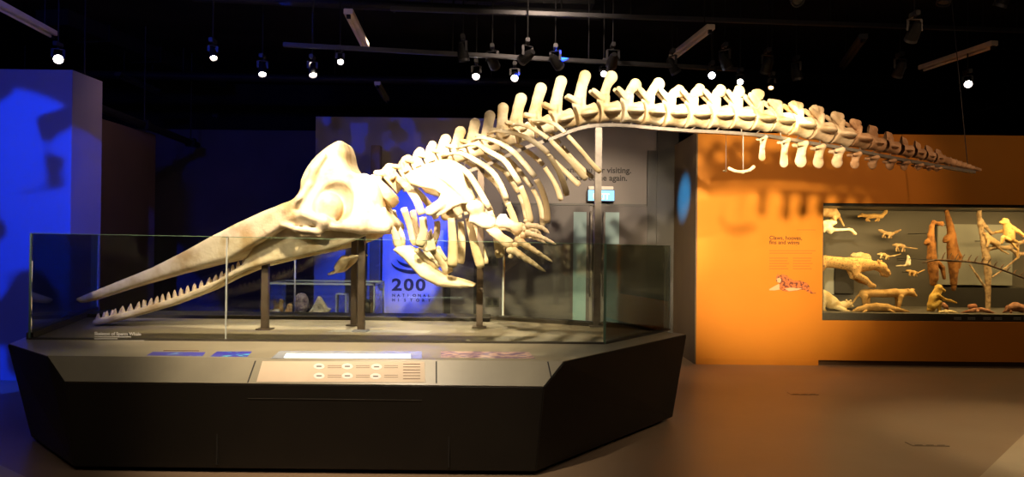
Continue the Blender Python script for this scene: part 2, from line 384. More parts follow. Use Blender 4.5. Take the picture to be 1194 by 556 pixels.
# pipe along the brown wall
pt = empty('black_pipe', P(90, 118, 9.2), 'black pipe running back above the brown side wall', 'pipe')
a = P(82, 113, 9.15); bb = P(230, 169, 12.8)
MB().tube([a, bb], .055, 14).build('pipe_run', M['blackmetal'], pt, smooth=True)
for f in (.08, .5, .93):
    c = a+(bb-a)*f; MB().tube([c+np.array([0, 0, .05]), (c[0], c[1], ZC)], .012, 8).build('hanger_rod', M['blackmetal'], pt, smooth=True)
    MB().box(c[0]-.08, c[0]+.08, c[1]-.05, c[1]+.05, c[2]-.07, c[2]+.07).build('pipe_clamp', M['blackmetal'], pt, bevel=.01)

# ================================================================== PLINTH
ZD = .77; ZL = .618
base = empty('display_plinth', (-1.4, 6.6, 0), 'large dark angular plinth carrying the whale skeleton', 'plinth')
low = [(-2.98, 5.05), (.18, 5.05), (1.47, 6.68), (.03, 8.18), (-4.62, 8.18), (-3.76, 5.80)]
LIPL, LIPR = (-3.02, 5.0), (.228, 5.0); BKL, BKR = (-3.22, 5.12), (.372, 5.12)
R_, BR_, BL_, L_ = (1.60, 6.72), (.06, 8.25), (-4.72, 8.25), (-3.86, 5.66)
v = [(x, y, .03) for x, y in low]
v += [(*LIPL, ZL), (*LIPR, ZL), (*BKR, ZD), (*R_, ZD), (*BR_, ZD), (*BL_, ZD), (*L_, ZD), (*BKL, ZD)]
# 0 FL 1 FR 2 R 3 BR 4 BL 5 L | 6 lipL 7 lipR 8 bkR 9 R 10 BR 11 BL 12 L 13 bkL
f = [(0, 1, 7, 6), (1, 2, 9, 8, 7), (2, 3, 10, 9), (3, 4, 11, 10), (4, 5, 12, 11), (5, 0, 6, 13, 12), (5, 4, 3, 2, 1, 0), (6, 7, 8, 13), (13, 8, 9, 10, 11, 12)]
MB().add(v, f).build('base_cabinet', M['plinth'], base, bevel=.006)
toe = [(-2.93, 5.15), (.12, 5.15), (1.36, 6.70), (.0, 8.1), (-4.5, 8.1), (-3.66, 5.85)]
MB().prism(toe, 0, .032).build('toe_kick', M['seam'], base)
# lighter desk around the glass, thin overlay; sloped reading face
MB().slab([(LIPL[0]+.004, LIPL[1]-.003, ZL+.006), (LIPR[0]-.004, LIPR[1]-.003, ZL+.006), (BKR[0]-.006, BKR[1], ZD+.006), (BKL[0]+.006, BKL[1], ZD+.006)], (0, .004, -.005)).build('sloped_desk', M['desk'], base)
MB().prism([BKL, BKR, (1.59, 6.72), (.055, 8.24), (-4.71, 8.24), (-3.85, 5.665)], ZD+.0005, ZD+.006).build('deck_surround', M['desk'], base)
G = [(-3.86, 5.92), (.76, 6.0), (1.50, 7.0), (-.09, 8.0), (-4.5, 8.0)]
MB().prism([(-3.84, 5.94), (.75, 6.02), (1.47, 7.0), (-.10, 7.97), (-4.47, 7.97)], ZD+.0062, ZD+.012).build('deck_floor', M['deck'], base)
# dark curb round the rear of the deck
cb = MB(); cb.bar((-4.40, 7.76, ZD+.029), (-.22, 7.76, ZD+.029), .44, .034); cb.bar((G[3][0]-.14, G[3][1]-.16, ZD+.029), (G[2][0]-.06, G[2][1]-.06, ZD+.029), .16, .034); cb.bar((*G[0], ZD+.03), (*G[4], ZD+.045), .05, .06)
cb.build('rear_curb', M['rim'], base)
# seams on desk and cabinet front
def PLN(px, py, p0, n):
    r = ray(px, py); o = np.array([0, 0, EYE]); t = ((np.array(p0)-o)@np.array(n))/(r@np.array(n)); return o+r*t
SN = np.cross(np.array([1., 0, 0]), np.array([0, .12, ZD-ZL])); SN /= np.linalg.norm(SN)
S0 = (0, 5.0, ZL+.0075)
def slopeq(pts, off=.0): return [PLN(x, y, np.array(S0)+SN*off, SN) for x, y in pts]
for a_, b_ in (((297, 420.5), (288, 446)), ((508, 421), (508, 446.5)), ((638, 421.5), (642, 440))):
    q = slopeq([a_, (a_[0]+1.6, a_[1]), (b_[0]+1.6, b_[1]), b_], .0025); MB().slab(q, tuple(SN*-.004)).build('desk_seam', M['seam'], base)
for x in (-2.0, -.42): MB().box(x, x+.009, 5.0+.05*(.6-.25)/.59, 5.12, .06, .6).build('cabinet_seam', M['seam'], base)
MB().box(-1.78, -.60, 5.0045, 5.03, .517, .5205).build('slot_trim', M['rim'], base)
# ---- glass
gl = empty('glass_barrier', (-1.4, 6.6, ZD), 'clear glass barrier standing round the plinth deck', 'glass barrier')
ZG = 1.60
ZT = lambda p: float(np.interp(p[0], [-4.5, -3.87, .76, 1.5], [1.63, 1.626, 1.588, 1.574]))
def pane(a, b, name='glass_panel', th=.012):
    n_ = np.array([b[1]-a[1], a[0]-b[0], 0]); n_ = n_/np.linalg.norm(n_)*th/2
    MB().slab([np.array(q)-n_ for q in ((*a, ZD+.008), (*b, ZD+.008), (*b, ZT(b)), (*a, ZT(a)))], tuple(2*n_)).build(name, M['glass'], gl)
def edge(p, w=.016, m='glass_edge'):
    MB().box(p[0]-w/2, p[0]+w/2, p[1]-w/2, p[1]+w/2, ZD+.007, ZT(p)+.001).build('glass_edge', M[m], gl)
sx = P(268, 0, 5.95)[0]; S_ = (sx, 5.95)
def toward(a, b, m=.012):
    a = np.array(a); b = np.array(b); u = (b-a)/np.linalg.norm(b-a); return tuple(a+u*m), tuple(b-u*m)
for a, b in ((G[0], S_), (S_, G[1]), (G[1], G[2]), (G[2], G[3]), (G[3], (-2.35, 8.0)), ((-2.35, 8.0), G[4]), (G[4], G[0])):
    pane(*toward(a, b))
edge(G[1], .020); edge(G[0], .014); edge(S_, .010, 'glass_edge_pale'); edge(G[2], .014, 'glass_edge_pale'); edge(G[3], .02, 'glass_edge_pale'); edge((-2.35, 8.0), .012, 'glass_edge_pale'); edge(G[4], .012)
for a, b in ((G[0], G[1]), (G[1], G[2])):
    MB().bar((*a, ZT(a)+.002), (*b, ZT(b)+.002), .012, .004).build('top_edge', M['glass_edge'], gl)
    MB().bar((*a, ZD+.014), (*b, ZD+.014), .03, .016).build('bottom_channel', M['rim'], gl)
# white writing on the front pane
gy = 5.914
gt = empty('glass_lettering', P(140, 392, gy), 'small white caption lettering on the left front glass pane', 'lettering')
text('lettering_line', 'Skeleton of Sperm Whale', .036, M['white_ink'], Matrix.Translation(P(110, 390.5, gy)) @ FACE, gt, bold=.0007)
for k, (x0, x1) in enumerate(((110, 153), (109, 137), (109, 168))):
    y = 393.0+k*2.2; MB().slab([P(x0, y, gy), P(x1, y, gy), P(x1, y-.7, gy), P(x0, y-.7, gy)], (0, .001, 0)).build('text_line', M['white_ink'], gt)
# ---- prints on desk
def deckq(pts, z=ZD+.0065): return [PZ(x, y, z) for x, y in pts]
t = empty('graphic_panel', PZ(208, 411, ZD+.006), 'long blue ocean picture on the desk, left of the smaller blue one', 'picture panel', 'printed pictures on the desk')
MB().slab(deckq([(171, 414.2), (178, 410), (240, 410.5), (236, 415)]), (0, 0, -.004)).build('printed_picture', M['blue_print'], t)
MB().slab(deckq([(190, 409.2), (191, 408.3), (232, 408.5), (232, 409.4)]), (0, 0, -.004)).build('caption_line', M['ink_brown'], t)
t = empty('graphic_panel', PZ(270, 412, ZD+.006), 'small blue picture with a bright turquoise shape on the desk', 'picture panel', 'printed pictures on the desk')
MB().slab(deckq([(245, 415.6), (253, 409.7), (294, 409.7), (288, 416)]), (0, 0, -.004)).build('printed_picture', M['blue_print2'], t)
t = empty('light_screen', PZ(405, 414, ZD+.006), 'long glowing white light strip set into the desk', 'light screen')
MB().slab(deckq([(316, 417.4), (326, 409.0), (492, 409.5), (492, 418)]), (0, 0, -.004)).build('screen_bezel', M['acrylic'], t)
MB().slab(deckq([(331, 416.6), (334, 412.0), (478, 412.6), (479, 417.2)], ZD+.008), (0, 0, -.0012)).build('lit_panel', M['light_strip'], t)
t = empty('graphic_panel', PZ(570, 413, ZD+.006), 'pink and violet rocky landscape picture at the right of the desk', 'picture panel', 'printed pictures on the desk')
MB().slab(deckq([(514, 416.8), (514, 409.3), (617, 410.3), (624, 418)]), (0, 0, -.004)).build('printed_picture', M['rock_print'], t)
t = empty('reading_panel', slopeq([(400, 432)])[0], 'cream reading panel with six white ovals on the sloped desk', 'information panel')
MB().slab(slopeq([(299, 445), (306, 421), (495, 421.5), (496, 445.5)], .003), tuple(SN*-.003)).build('panel_sheet', M['paper'], t)
for (ox, oy) in ((372, 427), (405, 427), (439, 427.5), (372, 438), (405, 438), (438, 438.5)):
    pts = [(ox+6.5*math.cos(a*PI/8), oy-3.6*math.sin(a*PI/8)) for a in range(16)]
    q = MB().slab(slopeq(pts[::-1], .0045), tuple(SN*-.0014)).build('white_oval', M['white'], t)
    MB().slab(slopeq([(ox-3, oy+.6), (ox-3, oy-.6), (ox+3, oy-.6), (ox+3, oy+.6)], .0056), tuple(SN*-.001)).build('whale_mark', M['case_grey'], q)
for k in range(6): MB().slab(slopeq([(470, 424.6+k*3.4), (470, 424+k*3.4), (490, 424+k*3.4), (490, 424.6+k*3.4)], .004), tuple(SN*-.0008)).build('text_line', M['ink_brown'], t)
for k, x in enumerate((380, 413, 446)):
    for y in (426, 428.4, 437, 439.4): MB().slab(slopeq([(x+2, y+.4), (x+2, y), (x+18, y), (x+18, y+.4)], .004), tuple(SN*-.0008)).build('text_line', M['ink_brown'], t)

# ================================================================== SMALL CASE BEHIND
c0, c1 = P(316, 0, 9.4)[0], P(441, 0, 9.4)[0]; zb, zt_ = .60, P(380, 331, 9.4)[2]
t = empty('specimen_case', ((c0+c1)/2, 9.7, 0), 'low glass topped specimen case behind the plinth', 'display case')
MB().box(c0, c1, 9.4, 10.1, 0, zb).build('case_base', M['plinth'], t, bevel=.01)
cc = MB(); 
cc.box(c0+.01, c1-.01, 9.41, 9.42, zb, zt_-.01); cc.box(c0+.01, c1-.01, 10.08, 10.09, zb, zt_-.01); cc.box(c0+.01, c0+.02, 9.421, 10.079, zb, zt_-.01); cc.box(c1-.02, c1-.01, 9.421, 10.079, zb, zt_-.01)
cc.build('case_glass', M['glass_thin'], t)
fr = MB()
for y in (9.40, 10.08):
    fr.box(c0, c1, y, y+.02, zt_-.012, zt_+.012)
    for x in (c0, c1-.02): fr.box(x, x+.02, y, y+.02, zb, zt_)
for x in (c0, c1-.02): fr.box(x, x+.02, 9.4, 10.1, zt_-.012, zt_+.012)
fr.build('case_frame', M['glass_edge_pale'], t)
def lump(name, lab, cat, px, py0, py1, wpx, d, m, fn=None, grp=None, par=None):
    h = (py1-py0)*SX(d); wv = wpx*SX(d); c = P(px, (py0+py1)/2, d); c[2] = zb+h/2+.001
    s = Sdf(c-np.array([wv, wv, h])*.62, c+np.array([wv, wv, h])*.62, max(.006, wv/16)); s.add(fn(s, c, wv, h), .01)
    o = s.mesh(name, m); tag(o, lab, cat, grp); return o
def diamond(s, c, w, h):
    pts = [(c[0]-w/2, c[2]-h*.42), (c[0]-w*.28, c[2]-h*.05), (c[0]-.02, c[2]+h/2), (c[0]+.05*w, c[2]+h*.44), (c[0]+w*.3, c[2]-.02), (c[0]+w/2, c[2]-h*.12), (c[0]+w*.34, c[2]-h*.3), (c[0]+w*.1, c[2]-h/2), (c[0]-w*.25, c[2]-h/2)]
    d2 = s.poly(pts); q = smax(d2, np.abs(s.Y-c[1])-.05, .03); return smax(q, -s.ell((c[0], c[1]-.09, c[2]-.03), (w*.27, .06, h*.27)), .02)
def ovoid(s, c, w, h): return smin(s.ell(c, (w/2, w/2.3, h/2)), s.ell((c[0]+w*.15, c[1]-.01, c[2]+h*.12), (w*.3, w*.3, h*.36)), .02)
def column(s, c, w, h): return smin(s.cap((c[0], c[1], c[2]-h*.3), (c[0]+.01, c[1], c[2]+h*.28), w*.42, w*.36), s.cap((c[0]-.01, c[1]-.02, c[2]-h*.3), (c[0]-.01, c[1], c[2]-h*.2), w*.5, w*.48), .02)
lump('pale_bone', 'pale diamond shaped bone in the middle of the specimen case', 'bone', 373, 341, 365, 30, 9.6, M['shell'], diamond)
lump('crystal_rock', 'purple grey crystal rock in the specimen case left of the diamond bone', 'rock', 351, 339, 364, 18, 9.85, M['amethyst'], ovoid)
lump('amber_stone', 'brown upright stone in the specimen case nearest the left steel post', 'stone', 327, 344, 364, 8, 9.8, M['amber'], column)
lump('white_shell', 'white rounded shell at the left end of the specimen case', 'shell', 322, 357, 365, 10, 9.6, M['shell'], ovoid)
lump('brown_shell', 'brown and white shell standing between the amber stone and purple rock', 'shell', 337, 350, 365, 9, 9.6, M['amber'], column)
lump('small_tooth', 'tiny cream tooth standing left of the diamond bone in the specimen case', 'tooth', 349, 358.5, 365, 5, 9.52, M['shell'], column)
q = lump('shell_stone', 'small dark lump at the right end of the specimen case', 'stone', 428, 346, 365, 8, 9.8, M['case_grey'], ovoid)
ac = empty('acrylic_stand', P(403, 365, 9.6), 'clear upright acrylic box right of the diamond bone', 'stand')
xa, xb = P(396, 0, 9.6)[0], P(409, 0, 9.6)[0]; zz = P(400, 342, 9.6)[2]
MB().box(xa, xb, 9.55, 9.68, zz-.02, zz).build('stand_top', M['acrylic'], ac, bevel=.004)
MB().box(xa, xa+.02, 9.55, 9.68, zb+.001, zz-.02).build('stand_side', M['acrylic'], ac)
MB().box(xb-.02, xb, 9.55, 9.68, zb+.001, zz-.02).build('stand_side', M['acrylic'], ac)
MB().box(xa+.021, xb-.021, 9.6, 9.62, zb+.001, zz-.021).build('stand_back', M['glass_thin'], ac)

# ================================================================== WHALE
def lerp1(x, tab): return float(np.interp(x, [a for a, b in tab], [b for a, b in tab]))
DT = [(80, 6.9), (440, 6.85), (560, 7.0), (698, 7.2), (800, 7.42), (900, 7.7), (1000, 8.05), (1142, 8.6)]
Dm = lambda px: lerp1(px, DT)
wh = empty('whale_skeleton', (-1.2, 6.9, ZD+.012), 'huge cream sperm whale skeleton mounted over the plinth, jaws to the left', 'whale skeleton')

# ---- skull: outline traced at its own lateral distance, width field along its length
YM = 6.87
WT = [(85, .035), (130, .07), (200, .15), (270, .27), (330, .42), (380, .52), (425, .50), (460, .36)]
def XZ(pts):   # (px,py,lateral distance toward camera)
    o = []
    for p in pts:
        q = P(p[0], p[1], YM-(p[2] if len(p) > 2 else .0)); o.append((q[0], q[2]))
    return o
ros = XZ([(87, 346, .02), (130, 330, .05), (176, 312, .1), (220, 291, .12), (248, 276, .15), (278, 261, .2), (313, 246, .25), (335, 238, .3), (360, 236, .3), (385, 255, .3), (360, 266, .4),
          (333, 265, .4), (302, 284, .3), (269, 303, .22), (240, 310, .18), (201, 321, .12), (155, 335, .08), (108, 351, .03), (93, 354, .03), (87, 351, .02)])
cra = XZ([(328, 243, .35), (338, 232, .45), (344, 220, .5), (344, 208, .5), (351, 194, .45), (364, 180, .36), (379, 170.5, .26), (394, 167, .1), (402, 167, .0), (407, 169.5, -.05), (412, 180, -.1), (414, 193, -.12), (420, 203, -.15), (428, 208, -.15), (437, 208, -.1),
          (441, 225, .15), (445, 242, .3), (452, 253, .4), (455, 261, .45), (450, 269, .45), (444, 272, .45), (428, 271, .45), (405, 269, .45), (380, 268, .45), (360, 262, .45), (340, 255, .45)])
h = .0145
lo = np.array([-4.15, YM-.66, 1.0]); hi = np.array([-.95, YM+.66, 2.55])
# rostrum
s = Sdf([-4.15, YM-.56, 1.02], [-1.35, YM+.56, 2.0], h)
xs = np.array([P(a, 300, YM)[0] for a, b in WT]); ws = np.array([b for a, b in WT])
Wx = np.interp(s.X[:, 0, 0], xs, ws).astype(np.float32)[:, None, None]
Yl = s.Y-YM
# whole skull on one grid
s = Sdf(lo, hi, h); Wx = np.interp(s.X[:, 0, 0], xs, ws).astype(np.float32)[:, None, None]; Yl = s.Y-YM; aY = np.abs(Yl)
r2 = s.poly(ros); d_ros = smax(r2, (aY-Wx)*.9, .05)
# mesorostral trough along the top of the rostrum
zt_r = np.interp(s.X[:, 0, 0], [P(a, 0, YM)[0] for a in (87, 200, 278, 335)], [P(87, 346, YM)[2], P(200, 301, YM)[2], P(278, 261, YM)[2], P(335, 238, YM)[2]]).astype(np.float32)[:, None, None]
tr = np.sqrt((Yl/(Wx*.5))**2+((s.Z-zt_r-.01)/.07)**2)-1
d_ros = smax(d_ros, -tr*.05, .03)
s.add(d_ros, .02)
ca = np.array(cra); ca = np.column_stack([ca, ca[:, 0]*0]); ca = np.vstack([ca, ca[:1]]); ca = spl(ca, 120)[:-1, :2]
c2 = s.poly(ca)
zc = 1.0*s.Z
Wc = Wx*np.clip(1.04-.48*np.clip((s.Z-1.80)/.62, 0, 1)**1.4, .3, 1.1)
d_cra = smax(c2, (aY-Wc)*.95, .11)
# supracranial basin, open to the front and top
B = P(352, 205, YM)
bas = s.ell((B[0]-.10, YM, B[2]+.12), (.40, .30, .50), .35)
d_cra = smax(d_cra, -bas, .04)
s.add(d_cra, .05)
# surface relief of the near and far flanks
for sg in (-1, 1):
    yy = YM+sg*.0
    def q(px, py, w_): p = P(px, py, YM-w_); return (p[0], YM-w_ if sg < 0 else YM+w_, p[2])
    # temporal fossa / orbit hollow
    c = q(388, 236, .55); s.sub(s.ell(c, (.17, .20, .24), -.25), .03)
    c = q(379, 243, .50); s.add(s.ell((c[0], YM+sg*.40, c[2]), (.13, .11, .15)), .03)
    # maxilla ridge up the crest front, groove behind it
    pr = [(336, 246, .44), (350, 232, .50), (360, 215, .47), (366, 197, .42), (377, 182, .36)]
    for a_, b_ in zip(pr[:-1], pr[1:]): s.add(s.cap(q(*a_), q(*b_), .035, .032), .03)
    pr = [(346, 244, .50), (357, 228, .55), (366, 213, .53), (372, 198, .46)]
    for a_, b_ in zip(pr[:-1], pr[1:]): s.sub(s.cap(q(*a_), q(*b_), .022, .020), .02)
    # zygomatic arch and jugal
    for (a_, b_, ra, rb) in (((330, 262, .46), (345, 267, .52), .022, .020), ((345, 267, .52), (372, 270, .52), .020, .028), ((335, 255, .44), (355, 249, .52), .03, .036), ((355, 249, .52), (378, 258, .54), .036, .045), ((378, 258, .54), (372, 270, .52), .04, .028),
                             ((378, 262, .50), (420, 264, .50), .045, .06), ((420, 262, .46), (447, 263, .40), .08, .068)):
        s.add(s.cap(q(*a_), q(*b_), ra, rb), .03)
    # small opening between jugal and maxilla
    s.sub(s.cap(q(344, 259, .56), q(366, 264, .58), .016, .02), .012)
    c = q(392, 258, .55); s.sub(s.ell(c, (.05, .07, .022)), .015)
    # occipital swelling, condyle
    c = q(434, 232, .2); s.add(s.ell((c[0]-.05, YM+sg*.2, c[2]), (.14, .2, .2)), .06)
    c = q(441, 238, .08); s.add(s.ell((c[0], YM+sg*.09, c[2]), (.07, .08, .11)), .03)
s.mesh('skull', M['bone'], wh)

# ---- lower jaw
WJ = [(100, .055), (200, .068), (255, .12), (300, .24), (360, .38), (425, .47), (450, .49)]
def jxz(px, py): p = P(px, py, YM-lerp1(px, WJ)); return (p[0], p[2])
jaw = [jxz(*p) for p in [(109, 374), (113, 371.5), (156, 361), (188, 352), (220, 341), (255, 326), (283, 308), (290, 297), (302, 281), (332, 261), (352, 256), (385, 257), (418, 258), (432, 266), (425, 275), (412, 281), (395, 287), (370, 294), (340, 300.5), (318, 306), (290, 314), (267, 325), (243, 339), (201, 356), (163, 367), (130, 376), (112, 378.5), (108.5, 377)]]
s = Sdf([-4.02, YM-.56, .82], [-1.1, YM+.56, 1.75], .0135)
xj = np.array([P(a, 0, YM-b)[0] for a, b in WJ]); wj = np.array([b for a, b in WJ])
Wj = np.interp(s.X[:, 0, 0], xj, wj).astype(np.float32)[:, None, None]
Th = np.interp(s.X[:, 0, 0], xj, [.045, .05, .05, .034, .026, .03, .035]).astype(np.float32)[:, None, None]
d = smax(s.poly(jaw), (np.abs(np.abs(s.Y-YM)-Wj*.92)-Th)*.9, .025)
d = smin(d, smax(smax(s.poly(jaw)+.02, np.abs(s.Y-YM)-Wj, .03), s.X-P(245, 0, YM)[0], .05), .03)
s.add(d, .01)
lj = s.mesh('lower_jaw', M['bone'], wh)
# ---- teeth, two rows
tm = None
TP = spl([(114, 371.5), (156, 360.5), (188, 351.5), (220, 340.5), (255, 325), (284, 307)], 23)
for sgn in (-1, 1):
    for k, (px, py) in enumerate(TP):
        w_ = lerp1(px, WJ)*.92; p = P(px, py, YM-lerp1(px, WJ)); hgt = .052+.02*math.sin(PI*(k+2)/25); 
        if tm is None:
            mb = MB(); mb.tube([(0, 0, -.012), (0, 0, .01), (.002, 0, .4*.07), (.005, 0, .75*.07), (.010, 0, .07)], [.022, .022, .0175, .011, .003], 9)
            o = mb.build('tooth', M['tooth'], None, smooth=True); tm = o.data; bpy.data.objects.remove(o)
        o = bpy.data.objects.new('tooth', tm); COL.objects.link(o); o.parent = lj
        o.location = Vector((p[0], YM+sgn*w_, p[2]-.005)) - Vector(lj.location) - Vector(wh.location)
        o.scale = (1, 1, hgt/.07); o.rotation_euler = (sgn*-.12, math.radians(-4+rng.uniform(-9, 9)), 0)

# ---- hyoid under the throat
s = Sdf(P(375, 325, 6.75)-np.array([0, .5, 0]), P(425, 290, 6.75)+np.array([0, .5, 0]), .01)
for sg in (-1, 1):
    hq = lambda px, py, w_: (P(px, py, 6.7)[0], 6.78+sg*w_, P(px, py, 6.7)[2])
    s.add(s.cap(hq(420, 298, .22), hq(404, 302, .16), .018, .030, (0, 0, 1), 1.6), .02)
    s.add(s.cap(hq(404, 303, .16), hq(395, 312, .06), .045, .05, (0, 1, 0), 1.5), .03)
s.add(s.cap(hq(397, 314, 0), hq(381, 320, 0), .045, .018, (0, 0, 1), 1.7), .03)
s.mesh('throat_bone', M['bone'], wh)

# ---- vertebrae
CEN = [(448, 225), (461, 212), (475, 203.5), (489, 197.5), (504, 191.5), (519, 186), (536, 181), (554, 175.5), (572, 169.5), (590, 162.5), (610, 155), (632, 147), (656, 140), (683, 133.5), (709, 130.5), (735, 131), (759, 133), (784, 134.5), (810, 135.5), (836, 136.3), (861, 137.3),
       (885, 140), (907, 142.5), (931, 147), (955, 152.5), (979, 158), (1000, 163), (1019, 167.5), (1037, 171.5), (1054, 175.3), (1069, 178.8), (1082, 182), (1093, 184.8), (1101.5, 187), (1108.5, 188.9), (1115, 190.6), (1121, 192.2), (1126.5, 193.8), (1131.5, 195.2), (1136.5, 196.6), (1141, 197.8)]
TIP = [(443, 203), (456, 191), (476, 180), (490, 171.5), (504.5, 164), (520, 156), (537, 147), (554, 137.5), (571, 128.5), (586, 119.5), (607, 108), (630.5, 96), (654, 88), (682, 81.5), (714, 82), (743, 91), (771, 90), (795, 98.5), (818, 97), (842, 98), (862, 99),
       (883, 103.5), (902, 115), (927, 117), (951, 122), (974, 129.5), (995, 138), (1014, 145.5), (1030, 153), (1046, 159.5), (1062, 165), (1077, 171), (1089, 176.5), (1099, 179), (1106.5, 182), (1113, 185), (1119.5, 187.8), (1125, 190.3), (1130.5, 192.5), (1135.5, 194.6), (1141, 197)]
RAD = [(440, 18), (450, 17.5), (461, 13.5), (475, 10), (520, 9), (572, 10), (632, 11.5), (711, 13), (784, 14.5), (862, 14.5), (908, 13.4), (955, 13), (979, 12), (1000, 10.5), (1020, 9.2), (1053, 7.8), (1082, 6.2), (1102, 5.0), (1122, 3.8), (1142, 2.2)]
C3 = [P(x, y, Dm(x)) for x, y in CEN]
N = len(CEN)
def frame(i):
    t = C3[min(i+1, N-1)]-C3[max(i-1, 0)]; t /= np.linalg.norm(t)
    lat = np.cross(t, [0, 0, 1.]); lat /= np.linalg.norm(lat); lat = -lat if lat[1] < 0 else lat   # away from camera (+Y)
    up = np.cross(lat, t); up = -up if up[2] < 0 else up
    return t, lat, up
def lens(i):
    a = np.linalg.norm(C3[i]-C3[i-1]) if i > 0 else np.linalg.norm(C3[1]-C3[0])
    b = np.linalg.norm(C3[i+1]-C3[i]) if i < N-1 else a
    return (a+b)/2
for i in range(N):
    px = CEN[i][0]; sc = SX(Dm(px)); R = lerp1(px, RAD)*sc; L = lens(i)*.95
    t, lat, up = frame(i)
    tip = P(TIP[i][0], TIP[i][1], Dm(px)); dl = tip-C3[i]; tx, tz = float(dl@t), float(dl@up)
    h = max(.0042, min(.0085, R/11))
    tail = px > 1000; lum = 650 < px <= 1000
    tp = R*(.85 if lum and px < 890 else .85 if lum else .75 if not tail else .25)
    ws = (6.6 if px < 600 else 7.2 if px < 700 else 6.9 if px < 890 else 7.4)*sc
    if px < 510: ws *= .82
    if px > 985: ws *= .9
    ext = max(tz+ws*1.3, R*1.3)
    s = Sdf([-L*.5-R*(1.25 if not tail else .6)-min(0, tx), -max(R+tp, R*.95+L*.42)-.02, -R*1.25], [max(tx, 0)+L*.5+ws*1.3+R*.2, max(R+tp, R*.95+L*.42)+.02, ext], h)
    rr = R*(.83+.20*(2*s.X/L)**2)
    cen = smax(np.sqrt(s.Y**2+s.Z**2)-np.minimum(rr, R*1.02), np.abs(s.X)-L*.47, R*.10)
    s.add(cen, .004)
    if i == 0:                                     # tall plate of the atlas
        q = smax(s.ell((0, 0, R*.15), (9, R*1.45, R*1.3)), np.abs(s.X)-L*.33, .02); s.add(q, .01)
        s.add(s.cap((0, 0, R), (tx, 0, tz), R*.4, R*.25), .02)
    elif not tail or i < 33:
        zb_ = R*.85
        if lum or (not tail):
            for sg in (-1, 1):
                s.add(s.cap((-L*.12, sg*R*.5, R*.6), (-L*.02, sg*R*.26, R*1.35), R*.24, R*.24), R*.15)
                mz = R*(1.92 if lum and px < 900 else 1.6); mx = -L*.66
                if not tail: s.add(s.cap((-L*.22, sg*R*.26, R*1.2), (mx, sg*R*.40, mz), R*.29, R*.23, (0, 1, 0), 1.8), R*.12)
        zz = R*1.15
        wn = ws*(.98 if px < 700 else .84 if px < 890 else .62)
        if tz > zz:
            bx_ = -L*.22 if (px > 600 and px < 900) else 0
            mx_ = bx_+(tx-bx_)*.5
            s.add(s.cap((bx_, 0, zz*.95), (mx_, 0, zz+(tz-zz)*.5), wn*1.2, wn*.9, (0, 1, 0), 2.6), R*.18)
            we = ws*(1.0 if px < 700 else 1.12)
            te = np.array([tx, tz]); te = te*(1-we/np.linalg.norm(te))
            s.add(s.cap((mx_, 0, zz+(tz-zz)*.5), (te[0], 0, te[1]), wn*.92, we, (0, 1, 0), 2.6), R*.12)
            if px > 870:
                s.add(s.cap((te[0]-ws*.7, 0, te[1]+ws*.35), (te[0]+ws*.7, 0, te[1]+ws*.35), ws*.6, ws*.6, (0, 1, 0), 2.2), R*.1)
        else:
            s.add(s.cap((0, 0, R*.7), (tx, 0, max(tz-ws*.4, R*.8)), ws*.8, ws*.5, (0, 1, 0), 2), R*.12)
        for sg in (-1, 1):                          # transverse processes
            ex = L*(.43 if lum else .30)
            zt = R*.12 if lum else R*.35
            if tail: zt = 0
            s.add(s.cap((0, sg*R*.7, zt), (L*.03, sg*max(R*.95, R+tp-ex*.92), zt-R*(.16 if lum else .05)), ex*.9, ex*(.92 if lum else .7), (0, 0, 1), 2.8 if lum else 3.0), R*.22)
            if lum:                                 # hollow beneath the process
                s.sub(s.ell((L*.04, sg*R*1.0, -R*.42), (L*.25, R*.30, R*.20)), R*.08)
    else:
        s.add(s.cap((0, 0, R*.6), (tx*.3, 0, R*1.12), R*.35, R*.18), R*.2)
    Rm = np.stack([t, lat, up], 1).astype(np.float32); c = C3[i].astype(np.float32)
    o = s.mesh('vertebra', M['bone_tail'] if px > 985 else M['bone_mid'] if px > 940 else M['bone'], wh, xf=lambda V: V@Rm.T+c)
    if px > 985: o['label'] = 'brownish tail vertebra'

# ---- chevron bones under the tail
for k, (px, y0, y1, w_) in enumerate([(888.5, 158, 187.5, 9), (914, 161, 195, 11.5), (933.5, 164, 195, 16), (954, 168, 196, 15), (976, 172, 195.5, 15.5), (996.5, 177, 196.5, 13), (1017, 181.5, 197, 13), (1037.5, 185.5, 198, 12), (1054, 188, 198.5, 10.5), (1070, 191, 199, 9.5), (1083, 193.5, 199.2, 8), (1092, 195.5, 199.5, 7)]):
    d = Dm(px); sc = SX(d); a = P(px+1, y0+w_*.15, d); b = P(px, y1, d); w2 = w_*sc/2*1.12; H = float(a[2]-b[2])
    t, lat, up = frame(int(np.argmin([abs(c[0]-px) for c in CEN])))
    s = Sdf([-w2*1.7, -.09, -w2*.6], [w2*1.7, .09, H+w2*.8], max(.0038, w2/9))
    for sg in (-1, 1):
        s.add(s.cap((w2*.1, 0, H*.55), (w2*.35, sg*.045, H*.98), w2*.5, w2*.34), w2*.3)
        s.add(s.cap((w2*.35, sg*.045, H*.95), (-w2*.7, sg*.045, H*.9), w2*.36, w2*.26), w2*.2)
    s.add(s.cap((w2*.05, 0, H*.62), (0, 0, w2*.85), w2*.62, w2*.92, (0, 1, 0), 2.6), w2*.3)
    tt = np.array([t[0], t[1], 0]); tt /= np.linalg.norm(tt); ll = np.array([-tt[1], tt[0], 0])
    Rm = np.stack([tt, ll, [0, 0, 1]], 1).astype(np.float32); bb = b.astype(np.float32)
    s.mesh('chevron_bone', M['bone'] if px < 940 else M['bone_mid'] if px < 985 else M['bone_tail'], wh, xf=lambda V: V@Rm.T+bb)

